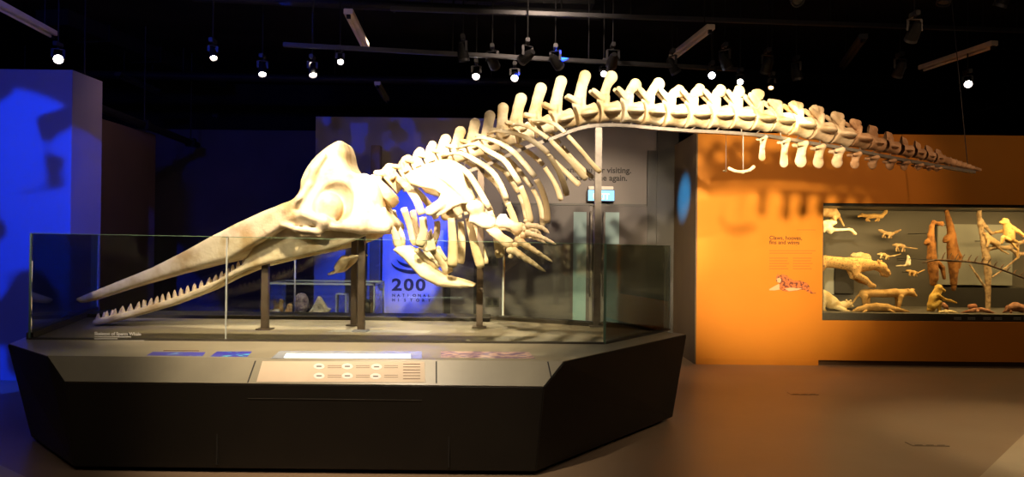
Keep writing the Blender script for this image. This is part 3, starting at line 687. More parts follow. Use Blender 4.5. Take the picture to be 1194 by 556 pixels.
# ---- ribs
RIBS = [
 ([(464, 207), (476, 219), (486, 234), (492, 250)], [(493, 253), (494, 270), (489, 287)], 5.0, 7.2),
 ([(477, 202), (492, 203), (508, 214), (519, 232), (525, 250)], [(526, 254), (528, 285), (527, 311)], 4.6, 8.0),
 ([(491, 196), (508, 197), (526, 211), (539, 232), (545, 250)], [(546, 254), (553, 285), (561, 312)], 4.4, 7.2),
 ([(506, 190), (522, 188), (538, 196), (548.6, 206), (558, 221), (570, 242)], [(571, 246), (579, 272), (583, 300)], 4.0, 7.0),
 ([(516, 182), (536, 178.5), (554, 186.6), (573, 199.6), (584, 216), (591, 233)], [(592, 236), (598, 250), (602, 264)], 3.7, 5.2),
 ([(533, 173), (554, 168), (570, 176.5), (587.5, 186.6), (597, 199.6), (606, 214)], [(607, 217), (614, 236), (619, 260)], 3.7, 5.4),
 ([(551, 165), (560, 160.5), (576, 164), (592, 172), (603.7, 182), (615, 195), (624, 206)], [(625.5, 209), (632, 222), (637, 240), (638.5, 260)], 3.6, 5.2),
 ([(569, 156), (581, 152.6), (602, 156), (616.6, 162), (631, 171.5), (639, 179)], [(641, 182), (650.6, 198), (657, 213), (661, 228)], 3.5, 5.0),
 ([(596, 147.5), (605, 144.8), (618, 148.5), (629.6, 155), (639, 161.5)], [(642, 164), (652, 174), (666, 189), (677, 202), (684, 209)], 3.2, 5.0),
 ([(622, 141.5), (633, 140.5), (647, 145), (658.7, 154.5)], [(662, 158), (676.5, 174), (689.5, 190), (700, 201)], 3.0, 4.2)]
for k, (upx, lpx, w1, w2) in enumerate(RIBS):
    pu = spl([(a, b, 0) for a, b in upx], 16)[:, :2]; pl = spl([(a, b, 0) for a, b in lpx], 12)[:, :2]
    allp = np.vstack([pu, pl]); seg = np.r_[0, np.cumsum(np.hypot(*np.diff(allp, axis=0).T))]; T = seg/seg[-1]
    Wmax = .60 if k < 7 else .50-.05*(k-7)
    wv = .08+(Wmax-.08)*np.sin(np.clip(T/.6, 0, 1)*PI/2)**.8-.10*np.clip((T-.65)/.35, 0, 1)
    pts = np.array([P(a, b, Dm(a)-w_) for (a, b), w_ in zip(allp, wv)])
    far = np.array([(q[0], 2*Dm(a)-q[1], q[2]) for q, (a, b) in zip(pts, allp)])
    sc = SX(6.5); nu = len(pu)
    wu = np.full(nu, w1*sc*.92); wu[0] *= .7; wu[-1] *= .92; tu = wu*.6
    wl = np.interp(np.linspace(0, 1, 12), [0, .3, .92, 1], [w1*.85, w2*.62, w2*.78, w2*.6])*sc; tl = wl*.38
    for pp in (pts, far):
        ax = (1, 0, 0.25)
        r = strip('rib', pp[:nu], wu, tu, ax, M['bone'], wh)
        c = strip('rib_cartilage', pp[nu:], wl, tl, ax, M['cartilage'], r); c['label'] = 'tan lower end of the rib'

# ---- breastbone and its short ribs (midline plate)
def plate(name, pts, d, th, h, parent=wh, m='bone', round_=.02, tilt=0.0, extra=None):
    q = [P(x, y, d) for x, y in pts]; xz = [(a[0], a[2]) for a in q]; xz_ = np.array(xz)
    s = Sdf([xz_[:, 0].min(), d-th*1.3-.02, xz_[:, 1].min()], [xz_[:, 0].max(), d+th*1.3+.02, xz_[:, 1].max()], h)
    s.add(smax(s.poly(xz)+0*s.Y, np.abs(s.Y-d)-th, round_), .005)
    if extra: extra(s)
    zc_ = xz_[:, 1].min()
    def xf(V):
        V = V.copy(); V[:, 1] += (V[:, 2]-zc_)*tilt; return V
    return s.mesh(name, M[m], parent, xf=xf)
plate('breastbone', [(460, 291), (466, 287), (477, 286), (486, 291), (495, 301), (508, 313), (521, 321), (541, 326), (555, 331), (553, 334), (536, 335), (512, 333), (492, 323), (482, 312), (472, 301)], 6.78, .17, .011, round_=.06)
for (pl_, w_, dd) in (([(447, 243), (452, 258), (459, 272), (462, 289)], 4.5, 6.6), ([(471, 243), (476, 262), (482, 285)], 5, 6.55), ([(487, 291), (497, 303), (505, 314)], 4.5, 6.62), ([(504, 289), (513, 303), (522, 318)], 4.5, 6.66)):
    pp = spl([(a, b, 0) for a, b in pl_], 10)[:, :2]
    for sgn in (-1, 1):
        g3 = np.array([P(a, b, dd) for a, b in pp]); g3[:, 1] = 6.84+sgn*np.linspace(.30, .12, 10)
        strip('sternal_rib', g3, np.interp(np.linspace(0, 1, 10), [0, .5, .9, 1], [.8, .8, 1.15, .8])*w_*SX(6.6), np.full(10, .02), (1, 0, .2), M['bone'], wh)
plate('breastbone_joint', [(487, 289), (498, 272), (503, 266), (506, 277), (509, 291), (498, 294)], 6.52, .03, .009, m='bone')

# ---- flippers (near traced, far one mirrored over the spine)
def flip_parts(sgn):
    Y0 = 6.90; dN = 6.25
    def mir(V):
        V = V.copy()
        if sgn > 0: V[:, 1] = 2*Y0-V[:, 1]
        return V
    fl = []
    def SD(pts, d, th, h, tl, rnd, extra=None):
        q = [P(x, y, d) for x, y in pts]; xz = [(a[0], a[2]) for a in q]; xa = np.array(xz)
        s = Sdf([xa[:, 0].min()-.03, d-.14, xa[:, 1].min()-.03], [xa[:, 0].max()+.03, d+.12, xa[:, 1].max()+.03], h)
        s.add(smax(s.poly(xz)+0*s.Y, np.abs(s.Y-d)-th, rnd), .005)
        if extra: extra(s, d)
        z0_ = xa[:, 1].min()
        def xf(V): V = V.copy(); V[:, 1] += (V[:, 2]-z0_)*tl; return mir(V)
        return s, xf
    def ex(s, d):
        a, b, c = P(497, 196, d), P(525, 212, d), P(546, 230, d)
        s.add(s.cap((a[0], d-.02, a[2]), (b[0], d-.03, b[2]), .012, .022), .03)
        s.add(s.cap((b[0], d-.03, b[2]), (c[0], d, c[2]), .022, .05), .03)
        a, b = P(515, 238, d), P(502, 246, d); s.add(s.cap((a[0], d-.02, a[2]), (b[0], d-.05, b[2]), .035, .045), .03)
    s, xf = SD([(468, 203.5), (480, 196), (495, 189), (513, 184), (524, 186), (534, 190), (539, 198), (542, 210), (547, 221), (553, 231), (548, 237), (537, 238), (528, 242), (519, 249), (510, 253), (503, 251), (498, 244), (501, 238), (510, 232), (513, 226), (505, 221), (490, 218.5), (476, 214)], dN, .020, .0095, .28, .03, ex)
    sb = s.mesh('shoulder_blade', M['bone'], wh, xf=xf)
    s, xf = SD([(545, 240), (550, 236), (558, 235), (563, 240), (563, 247), (572, 251), (578, 254), (579, 262), (573, 267), (562, 267), (553, 262), (546, 259), (548, 250)], dN-.03, .045, .008, 0, .05,
               lambda s, d: s.add(s.ell((P(554, 242, d)[0], d, P(554, 242, d)[2]), (.075, .07, .06)), .03))
    s.mesh('upper_arm_bone', M['bone'], wh, xf=xf)
    s, xf = SD([(579, 254), (583, 249), (590, 249), (593, 254), (601, 259), (609, 259), (612, 264), (609, 270), (604, 275), (600, 273), (595, 268), (588, 266), (581, 266), (577, 262)], dN-.04, .03, .007, 0, .04)
    s.mesh('forearm_bone', M['bone'], wh, xf=xf)
    s, xf = SD([(566, 268), (575, 265), (582, 267), (588, 273), (595, 277), (599, 280), (598, 287), (591, 290), (586, 288), (580, 282), (571, 275)], dN-.04, .03, .007, 0, .04)
    s.mesh('forearm_bone', M['bone'], wh, xf=xf)
    for (px, py, r) in ((612, 266.5, 4.2), (610.5, 274.5, 4.4), (604, 279.3, 4.2), (601, 285.5, 3.8), (594, 292, 4.2), (595.5, 299, 3.0), (613, 257.5, 2.6)):
        c = P(px, py, dN-.05); rr = r*SX(dN)
        s = Sdf(c-rr*1.3, c+rr*1.3, rr/6); s.add(s.ell(c, (rr, rr*.75, rr*.92)), .002); s.mesh('wrist_bone', M['bone'], wh, xf=mir)
    for fp, r0 in (([(616, 262.5), (631, 265), (640, 271.5)], 2.9), ([(616, 272), (631, 276.5), (648, 284.5)], 3.2), ([(608, 282.5), (623, 292), (644, 305)], 3.4), ([(600, 293), (615, 303), (636, 316.5)], 3.6)):
        pp = spl([(a, b, 0) for a, b in fp], 41)[:, :2]; n = 5 if r0 > 3 else 4
        cut = np.round(np.linspace(0, 40, n+1)**1).astype(int); cut = np.round(40*(np.linspace(0, 1, n+1)**.85)).astype(int)
        for k in range(n):
            a = P(*pp[min(cut[k]+(1 if k else 0), 40)], dN-.07-.02*k); b = P(*pp[cut[k+1]-1 if k < n-1 else 40], dN-.09-.02*k)
            ra = r0*1.42*(1-.15*k)*SX(dN); rb = ra*(.82 if k < n-1 else .3); mid = (a+b)/2
            s = Sdf(np.minimum(a, b)-ra*1.1, np.maximum(a, b)+ra*1.1, ra/4.5)
            s.add(s.cap(a, mid, ra, ra*.68), .004); s.add(s.cap(mid, b, ra*.68, rb), .004)
            s.mesh('finger_bone', M['bone'], wh, xf=mir)
flip_parts(-1); flip_parts(1)

# ---- steel rail and posts
st = empty('steel_support', (-1.2, 7, ZD+.012), 'brushed steel rail and posts carrying the whale skeleton', 'support frame')
railp = [(470, 222), (500, 213), (535, 203), (568, 192), (608.5, 174), (641, 162.5), (673, 150.5), (697, 146.5), (725, 146.5), (760, 149.5), (800, 152.5), (850, 155), (900, 159.5), (950, 168), (980, 172.5), (1016, 179.5), (1052, 186.5), (1088, 192.8), (1135, 200.6)]
rp = np.array([P(x, y, Dm(x)) for x, y in railp]); rs = spl(rp, 60)
mb = MB()
for i in range(59):
    t = rs[i+1]-rs[i]; ov = t/np.linalg.norm(t)*.003
    mb.bar(rs[i]-ov, rs[i+1]+ov, .06, .032)
mb.build('rail', M['steel'], st, smooth=False)
pins = MB()
for i in range(2, N-2):
    c = C3[i]; px = CEN[i][0]; R = lerp1(px, RAD)*SX(Dm(px)); t, lat, up = frame(i)
    j = np.argmin(np.linalg.norm(rs-(c-up*R*1.2), axis=1))
    if np.linalg.norm(rs[j]-c) > .01: pins.tube([rs[j], c-up*R*.7+t*.04], .006 if px < 1060 else .004, 6)
pins.build('fixing_pins', M['steel'], st)
def post(px, pyb, ztop, d, w=.055, m='dark_post', name='post', nm2='steel', zs=None):
    b = P(px, pyb, d); z0 = ZD+.0125
    o = MB().box(b[0]-w/2, b[0]+w/2, d-w/2, d+w/2, z0, ztop).build(name, M[m], st, bevel=.004)
    MB().box(b[0]-w*1.1, b[0]+w*1.1, d-w*1.1, d+w*1.1, z0-.0005, z0+.012).build('post_foot', M[m], o)
post(309, 385, P(309, 301, 6.62)[2], 6.68, .06)
post(421, 388, P(421, 275, 6.66)[2], 6.64, .06)
post(412.5, 381, P(412, 276, 7.1)[2], 7.08, .055)
post(559, 384, P(559, 192, 7.0)[2], 7.0, .06)
post(695.5, 383, P(697, 149, 7.2)[2], 7.2, .066, 'steel')
arms = MB()
arms.bar(P(309, 303, 6.68), P(309, 303, 7.05), .03, .03); arms.bar(P(421, 277, 6.64), P(421, 277, 7.1), .03, .03)
arms.tube([P(421, 300, 6.64), P(418, 298, 6.66)], .01, 8); arms.tube([P(559, 196, 7.0), P(559, 193, 7.0), P(556, 190, 7.0)], .02, 8)
arms.build('cross_bar', M['steel'], st)
# ---- hip bones hanging below the rail
hb = empty('hip_bone', P(865, 199, 7.58), 'small curved hip bone hanging on a rod below the tail rail', 'bone')
d = 7.58; pts = [P(x, y, d) for x, y in ((850.5, 196.5), (857, 199.5), (866, 200.5), (874, 198.5), (878.5, 194.8))]
s = Sdf(np.min(pts, 0)-.05, np.max(pts, 0)+.05, .005)
for a, b, ra, rb in zip(pts[:-1], pts[1:], (.018, .015, .018, .015), (.015, .018, .015, .02)): s.add(s.cap(a, b, ra, rb), .01)
s.mesh('bone_shaft', M['bone'], hb)
MB().tube([P(866.5, 157.5, d), P(866.5, 199, d)], .0055, 8).build('hanging_rod', M['steel'], hb)
s = Sdf(P(846, 199, 7.9)-.08, P(846, 199, 7.9)+.08, .006); s.add(s.cap(P(843.5, 199.2, 7.9), P(849.5, 199, 7.72), .010, .014), .005)
hb2 = empty('hip_bone', P(846, 199, 7.9), 'tiny tip of the far hip bone behind the hanging one', 'bone')
s.mesh('bone_shaft', M['bone'], hb2); MB().tube([P(846.5, 156, 7.75), P(846.5, 198.6, 7.8)], .0025, 6).build('hanging_rod', M['steel'], hb2)
o = MB().tube([P(1129, 199.5, 8.55), (P(1106, 30, 8.5)[0], 8.5, ZC)], .0045, 6).build('suspension_wire', M['darkgreymetal']); tag(o, 'thin wire from the ceiling to the tip of the whale tail', 'wire')

# ================================================================== BUILT-IN CASE
cz = empty('animal_case', ((X0+X1)/2, 10.4, Z0), 'long glazed case of mounted animals let into the orange wall', 'display case')
mb = MB(); mb.box(X0+.001, X1-.001, 11.02, 11.10, Z0+.001, Z1-.001); mb.build('case_back', M['case_grey'], cz)
mb = MB(); mb.box(X0+.001, X0+.02, 9.83, 11.019, Z0+.001, Z1-.001); mb.box(X1-.02, X1-.001, 9.83, 11.019, Z0+.001, Z1-.001); mb.build('case_side', M['case_grey'], cz)
MB().box(X0+.021, X1-.021, 9.83, 11.019, Z0+.001, Z0+.10).build('case_shelf', M['case_grey'], cz, bevel=.004)
MB().box(X0+.021, X1-.021, 9.83, 11.019, Z1-.04, Z1-.002).build('case_top', M['case_black'], cz)
MB().box(X0+.021, X1-.021, 9.812, 9.822, Z0+.001, Z1-.001).build('case_glass', M['glass_thin'], cz)
sh = Z0+.146
def rect(px0, px1, py0, py1, d, t=.03):
    a = P(px0, py1, d); b = P(px1, py0, d); return a[0], b[0], d, d+t, a[2], b[2]
MB().box(*rect(1093, 1181, 262, 332, 10.96)).build('reflection_panel', M['case_reflection'], cz, bevel=.004)  # pale reflection in the case glass, built as a solid panel
MB().box(*rect(973, 996, 310, 342, 10.94, .05)).build('dark_block', M['case_black'], cz, bevel=.004)
MB().box(*rect(960, 973, 311, 343, 10.96, .04)).build('reflection_panel', M['case_reflection'], cz, bevel=.004)  # smaller pale reflection, likewise modelled as a panel
mb = MB(); mb.box(*rect(1098, 1200, 336, 362, 10.93, .05)); mb.build('dark_block', M['case_black'], cz, bevel=.004)
lab = MB()
for x in (1113, 1129, 1147, 1160, 1182, 1194):
    a = P(x-4.5, 369.5, 9.90); 
    for k in range(2): lab.box(a[0], a[0]+.10, 9.826, 9.829, a[2]-k*.02-.006, a[2]-k*.02+.004)
lab.build('case_captions', M['white_ink'], cz)

def critter(name, label, cat, d, m, chains, k=1.2, rest=None, ground=None):
    """animal body as one smooth surface; chains of (px, py, radius px, depth offset m)"""
    sc = SX(d); pts = []
    for ch in chains:
        for c in ch:
            p = P(c[0], c[1], d+(c[3] if len(c) > 3 else 0)); pts.append((p, c[2]*sc))
    lo = np.min([p-r for p, r in pts], 0); hi = np.max([p+r for p, r in pts], 0)
    rm = min(c[2] for ch in chains for c in ch)*sc
    h = max(.0065, min(.011, rm/1.6, )); s = Sdf(lo, hi, h)
    for ch in chains:
        q = [(P(c[0], c[1], d+(c[3] if len(c) > 3 else 0)), c[2]*sc) for c in ch]
        if len(q) == 1: s.add(s.cap(q[0][0], q[0][0]+.001, q[0][1], q[0][1]), k*sc)
        for (a, ra), (b, rb) in zip(q[:-1], q[1:]): s.add(s.cap(a, b, ra, rb), k*sc)
    if ground is not None: s.d = np.maximum(s.d, ground-s.Z)
    return tag(s.mesh(name, M[m]), label, cat)
def legs(pts, r, w=.06):
    out = []
    for (x0, y0, x1, y1, x2, y2) in pts:
        for sg in (-1, 1): out.append([(x0, y0, r*1.5, sg*w), (x1+sg*1.0, y1, r, sg*w), (x2+sg*1.4, y2, r*.8, sg*w), (x2+sg*1.4-.3+1.5*r, y2+.2, r*.8, sg*w)])
    return out
critter('leopard', 'large spotted leopard leaping to the right across the left of the case', 'leopard', 10.25, 'fur_leopard',
    [[(950, 306, 7), (962, 305, 7), (979, 306.5, 6.6), (992, 308, 8), (1003, 309, 8.2), (1013, 309, 6.5), (1020, 309.5, 5)], [(1021, 309.5, 5.4), (1028, 311.5, 6)], [(1028, 313, 5), (1034, 317, 3.6), (1036, 319, 2.6)], [(1029, 319, 3), (1034, 321.5, 2)],
     [(1025, 305.5, 1.6, -.05), (1024, 303.5, 1.2, -.05)], [(1027, 305.5, 1.5, .05), (1027.5, 304, 1.2, .05)],
     [(998, 313, 6, -.06), (1000, 321, 4, -.09), (1009, 326, 3.3, -.09), (1015, 332, 2.9, -.09), (1019, 333.5, 2.6, -.09)], [(992, 314, 5, .06), (994, 322, 3.2, .08), (1003, 327, 2.8, .08), (1010, 330, 2.4, .08)],
     [(957, 310, 6, -.05), (950, 322, 3.5, -.08), (945, 330, 2.5, -.08)]])
critter('pale_animal', 'small round pale animal just above the back of the leopard', 'animal', 10.75, 'fur_pale',
    [[(997, 298, 3), (1003, 299, 5), (1010, 301, 5.3), (1013, 304, 3.4)], [(993.5, 298, 2), (996, 298, 2.8)], [(995, 295.5, 1)], [(999, 303, 1.5), (998, 308, 1.1)], [(1010, 304, 1.5), (1010, 308, 1.1)]])
critter('lioness', 'tan lioness standing on the case floor under the leopard, facing right', 'lioness', 10.3, 'fur_gold',
    [[(1007, 342.5, 5.2), (1015, 341.5, 4.8), (1030, 342, 4.6), (1044, 341.5, 5), (1051, 342.5, 5)], [(1051, 341.5, 4.4), (1058, 340.5, 3.9)], [(1059, 340.8, 4), (1063, 341.5, 3.9)], [(1064, 343, 2.8), (1067.5, 344.5, 1.9)], [(1059, 337.5, 1.3, -.03)], [(1062.5, 337.2, 1.2, .03), (1066, 337.5, .9, .03)],
     [(1005, 341, 1.5), (999, 346, 1.1), (994.5, 353, 1)],
     [(1008, 346, 3.8, -.04), (1008, 352, 2.4, -.05), (1010.5, 362, 1.7, -.05)], [(1012, 346, 3.2, .05), (1012, 352, 2.2, .05), (1015, 361, 1.6, .05)],
     [(1050, 346, 3.3, -.04), (1049, 353, 2, -.05), (1048, 362, 1.6, -.05)], [(1046, 346, 3, .05), (1046, 353, 1.9, .05), (1045, 361, 1.5, .05)]])
critter('seal', 'long golden seal like animal lying on the case floor below the lioness', 'seal', 10.02, 'fur_gold',
    [[(994, 363, .9), (1001, 360.5, 2.6), (1011, 358.5, 4.2), (1022, 358, 5), (1034, 359, 4.8), (1045, 361, 3.2), (1053, 362.5, 2.4), (1059, 363.6, 1.6)], [(1037, 362, 1.6, -.06), (1043, 364.3, 1.2, -.08)], [(1010, 362, 1.4, -.06), (1006, 364.3, 1.2, -.08)]])
critter('lion_cub', 'pale stocky cat crouching in the lower left corner of the case', 'lion', 10.15, 'fur_pale',
    [[(954, 343, 8), (962, 347, 7.5), (970, 353, 7.5), (976, 356, 5.5)], [(976, 356, 4.5), (984, 357, 4.5)], [(984, 355, 4.2), (990, 354, 3.6)], [(987, 350, 1.2, -.03)], [(992, 350.4, 1.2, -.03)], [(991, 356, 2.2), (994, 357, 1.4)],
     [(975, 358, 3, -.06), (984, 361.5, 2.2, -.06), (990, 363.5, 1.8, -.06)], [(960, 352, 4, -.05), (959, 360, 2.6, -.06), (963, 364, 2, -.06)]])
critter('aardvark', 'tan hump backed animal with a drooping tail at the top left of the case', 'animal', 10.5, 'fur_tan',
    [[(957, 247, 6), (963, 246.5, 6.6), (970, 247, 6.4), (975, 251, 4.5)], [(976, 250, 2.2), (980, 256, 1.4), (984, 263, .9)], [(973, 253, 2.6, -.03), (974, 258, 1.3, -.04)], [(970, 253, 2.2, .05), (969, 258, 1.2, .05)], [(957, 253, 2.2, -.03), (957, 259, 1.3, -.04)]])
critter('small_mammal', 'bone white animal with a long straight tail below the hump backed animal', 'animal', 10.35, 'fur_white',
    [[(958, 261, 3), (965, 260, 3.6), (970, 260, 3.2), (974, 259.5, 2)], [(965, 261, 3.4), (967, 267, 4.2), (968, 270, 3)], [(970, 268, 2.5), (980, 268, 1.6), (990, 267.5, 1.7), (993, 268.5, 1.9), (997, 272.5, 2)], [(962, 263, 2), (961, 270, 1.4)]])
critter('mongoose', 'golden mongoose with its long tail raised, highest animal in the case', 'mongoose', 10.8, 'fur_gold',
    [[(1001, 252.3, 1.1), (1005, 250.8, 1.9), (1008, 251.3, 1.9)], [(1008, 251.3, 1.9), (1013, 252.4, 2.6), (1019, 251.6, 2.6), (1024, 252.4, 2.8), (1028, 252, 2.2), (1032.5, 247.5, 1.9), (1034, 242.5, 1.6), (1032.5, 237.5, 1.1)], [(1005.5, 249.2, .7)]]
    + legs([(1012, 254, 1011, 256, 1012, 257.4), (1023, 254, 1024, 256, 1022, 257.4)], .8, .03))
critter('squirrel', 'small tan animal on the case back wall under the mongoose tail', 'animal', 10.85, 'fur_tan',
    [[(1025, 268.3, 1.2), (1028, 269.5, 1.8), (1033, 272, 2.1), (1038, 273, 2.6), (1040, 273, 2)], [(1040, 272.5, 1.2), (1045, 270.5, 1.3), (1050, 268, .9)]] + legs([(1031, 273, 1030.5, 275, 1030.5, 276.5), (1038, 274.5, 1038, 276, 1037.5, 277)], .7, .025))
critter('weasel', 'small pale animal with a thin straight tail at the right of the tan one', 'animal', 10.85, 'fur_tan',
    [[(1041.5, 285.6, 1.1), (1045, 285.4, 1.7), (1050, 286, 2.1), (1054, 287.2, 1.9)], [(1055, 288, .8), (1062, 289, .65), (1069.5, 289.8, .6)]] + legs([(1046.5, 287, 1046, 290, 1046.5, 292.5), (1053.5, 288, 1053.5, 291, 1053, 293)], .65, .025))
critter('weasel', 'small yellowish animal hanging just right of the round pale animal', 'animal', 10.85, 'fur_pale',
    [[(1023.5, 296.4, 1.1), (1027, 296.2, 1.6), (1031, 297, 1.9), (1035, 298.8, 1.7)], [(1036, 299, .8), (1043, 298, .65), (1050, 296, .6)]] + legs([(1028, 298, 1028, 299.6, 1028, 300.6), (1034, 300, 1034, 301, 1034, 302)], .65, .025))
critter('ermine', 'tiny white upright animal in the middle of the case', 'animal', 10.7, 'fur_white',
    [[(1059, 299.5, 1.6), (1059.6, 303, 2), (1058.8, 307.5, 3)], [(1058, 309.5, 1.2), (1050, 309.6, .6), (1045, 310, .6)], [(1058.3, 297.8, .7)]])
critter('small_rodent', 'tiny dark golden animal below the white upright one', 'animal', 10.7, 'fur_gold',
    [[(1057, 315.6, 1.1), (1061, 316, 1.5), (1066, 317.5, 1.9), (1069, 318, 1.5)], [(1070, 318, .65), (1078, 314.5, .6)]] + legs([(1061, 317.5, 1061.5, 319.5, 1062, 321), (1067, 319, 1067, 320.5, 1067, 321.5)], .65, .02))
def hand(cx, cy, dx, dy, n, r, ln, dd=0.):
    out = []; a0 = math.atan2(dy, dx)
    for i in range(n):
        a = a0+(i-(n-1)/2)*.30; l = ln*(1-.12*abs(i-(n-1)/2)); out.append([(cx, cy, r*1.5, dd), (cx+l*.55*math.cos(a), cy+l*.55*math.sin(a), r, dd-.01), (cx+l*math.cos(a+.15), cy+l*math.sin(a+.15), r*.75, dd)])
    out.append([(cx, cy, r*1.3, dd), (cx+ln*.4*math.cos(a0+1.3), cy+ln*.4*math.sin(a0+1.3), r*.8, dd)])
    return out
critter('orangutan', 'red brown ape with one long arm bent over, left of the raised arm', 'ape', 10.4, 'fur_red',
    [[(1089, 258.5, 1.8), (1086.5, 264, 2.6), (1085.5, 274, 3.6), (1086, 286, 4.2), (1086.5, 300, 5.2), (1088, 314, 5.6), (1089, 324, 4.8), (1088, 330, 3.5)], [(1088, 258.6, 2), (1093, 260, 1.7)], [(1092, 306, 4), (1099, 312, 2.6), (1101, 324, 1.9)], [(1087, 284, 4), (1082, 282, 3.4), (1079.5, 283.5, 2.3)]] + hand(1094, 260.2, 1, .05, 4, .75, 7.5))
critter('orangutan', 'red brown ape with one arm raised to the top of the case', 'ape', 10.6, 'fur_red',
    [[(1103, 240.5, 1.6), (1104, 247, 2.1), (1106, 256, 3.0), (1108, 264, 3.8), (1109.5, 274, 4.6), (1110.5, 288, 5.8), (1111, 302, 6), (1112, 316, 4.8), (1112, 330, 3.6), (1112, 337, 2.4)], [(1107, 277, 4.6), (1104, 279, 4), (1101.5, 281, 2.4)], [(1113, 290, 4), (1120, 300, 2.2), (1118, 312, 1.6)]] + hand(1103, 240, -.3, -.6, 4, .7, 4.5))
critter('baboon', 'yellow monkey sitting on the case floor at the foot of the apes', 'monkey', 10.15, 'fur_yellow',
    [[(1094.5, 336, 4.4)], [(1098, 337.5, 2.4), (1101, 339, 1.8)], [(1093, 340, 4.6), (1089.5, 347, 5.4), (1087, 355, 5), (1087, 360, 3.4)], [(1094, 344, 2.2, -.06), (1101, 349, 1.6, -.08), (1108, 350.5, 1.4, -.08), (1115, 353, 1.1, -.08)], [(1091, 345, 2.4, .07), (1095, 352, 1.5, .08), (1096, 361, 1.3, .08)],
     [(1090, 357, 3.2, -.05), (1096, 352.5, 2.2, -.07), (1095, 362.5, 1.6, -.07), (1099, 363.5, 1.3, -.07)], [(1084, 355, 2.6, .03), (1083, 361, 2, .03), (1084, 364, 1.6, .03)], [(1091.5, 334, 1.3)]])
critter('small_tortoise', 'small round brown animal tucked behind the sitting yellow monkey', 'animal', 10.5, 'shell_red', [[(1100, 355, 2.6), (1102.5, 357.5, 2.8)], [(1104, 359, 1.3), (1106, 361, .9)]])
critter('platypus', 'flat pale golden animal lying in front of the yellow monkey', 'animal', 9.98, 'fur_pale',
    [[(1096, 364, 1.6), (1103, 363.4, 2.4), (1110, 363.8, 1.9), (1116.5, 365, 1)], [(1104, 364, 1.2, -.05), (1106, 365.4, .8, -.06)]])
critter('manta', 'wide low pinkish shelled creature with pointed ends on the case floor', 'shell animal', 10.0, 'shell_red',
    [[(1120.5, 364.8, .8), (1127, 363.4, 1.6), (1136, 361.6, 2.4), (1144, 361, 2.6), (1152, 362.6, 2), (1160, 365.4, .8)], [(1140, 362, 1.5, -.08), (1141, 363, 1.2, -.13)]])
critter('round_shell', 'small brown round shell behind the low pointed creature', 'shell', 10.5, 'shell_red', [[(1131, 357.4, 2.7), (1136, 357, 3.2)], [(1138, 358.4, 1.2), (1139.6, 359, .8)]])
critter('armadillo', 'glossy reddish domed shell animal at the right end of the case floor', 'armadillo', 10.05, 'shell_red',
    [[(1173, 362.3, 1.8), (1177, 359.4, 4.2), (1184, 357.6, 5.4), (1191, 359.4, 4.8), (1197, 362, 3)], [(1172.6, 362.6, 1.6), (1169.8, 364, .9)], [(1179, 363, 1.3, -.06), (1178.6, 365, 1, -.06)]])
critter('long_tailed_monkey', 'golden monkey sitting on the tree branch at the right of the case', 'monkey', 10.35, 'fur_gold',
    [[(1172, 258.5, 4.2)], [(1168.5, 259.4, 2.3), (1166.6, 259, 1.5)], [(1174.5, 263, 4.4), (1177, 269, 6), (1177, 277, 5.8)], [(1180, 265, 2.6, -.05), (1187, 269.5, 2.1, -.07), (1194, 275, 1.7, -.07), (1198, 277, 1.3, -.07)], [(1174, 266, 2.2, .06), (1168, 269.5, 1.5, .08), (1161, 270.5, 1.2, .08)],
     [(1176, 280, 3, -.08), (1170, 277, 2.2, -.12), (1168, 283, 1.5, -.12)], [(1180, 280, 2.6, .06), (1186, 282, 1.6, .06)], [(1178, 282, 1.3), (1187, 291, 1), (1186, 301, .9)], [(1170.5, 255, 1.1)]])
o = critter('lemur', 'second brown animal crouching along the branch behind the golden monkey', 'animal', 10.55, 'fur_tan',
    [[(1152, 277, 3.6), (1157, 281, 3.8), (1163, 284, 3.2)], [(1150, 273.5, 2.6), (1148, 272.6, 1.7)], [(1153, 281, 1.7, -.04), (1151, 287, 1.2, -.04)], [(1162, 286, 1.6), (1168, 292, 1), (1176, 296, .9)]])
critter('tree_branch', 'pale forked tree trunk and branches rising at the right of the case', 'branch', 10.6, 'bark',
    [[(1143, 238, 1.9), (1141.5, 250, 2.4), (1143, 262, 2.7), (1145, 271, 2.8), (1147, 284, 3), (1150, 300, 4), (1152, 318, 3.6), (1152, 338, 2.8), (1152, 364, 2.6)], [(1145, 257, 1.6), (1150, 265, 1.8), (1156, 272, 1.8), (1166, 270, 1.5), (1173, 272, 1.4)], [(1148, 292, 2.6), (1160, 288, 2.4), (1174, 289, 2.4), (1186, 284, 2.2), (1200, 280, 2.2)],
     [(1131, 309, 1), (1140, 322, 1.1), (1150, 337, 1.3)], [(1187, 288, 1.2), (1187, 300, 1), (1172, 313, 1), (1157, 323, .9)], [(1178, 290, 2), (1186, 296, 2.2), (1196, 296, 2.2)]], k=2)
ch = [[(1076, 306, .8), (1092, 303, 1.1), (1112, 304, 1.2), (1130, 305, 1.2), (1150, 308, 1.1), (1170, 315, 1), (1196, 325, .9)]]  # reflection of a spiny skeleton in the glass, modelled as a solid
for k in range(13):
    x = 1098+k*7.6; y = float(np.interp(x, [1076, 1092, 1112, 1130, 1150, 1170, 1196], [306, 303, 304, 305, 308, 315, 325])); l = 9-.35*k
    ch.append([(x, y, .8), (x+2, y-l*.6, .65), (x+4.2, y-l, .55)])
critter('skeleton_reflection', 'dark spiny skeleton reflection modelled as a solid, crossing in front of the apes', 'branch', 10.02, 'reflection_dark', ch, k=.6)
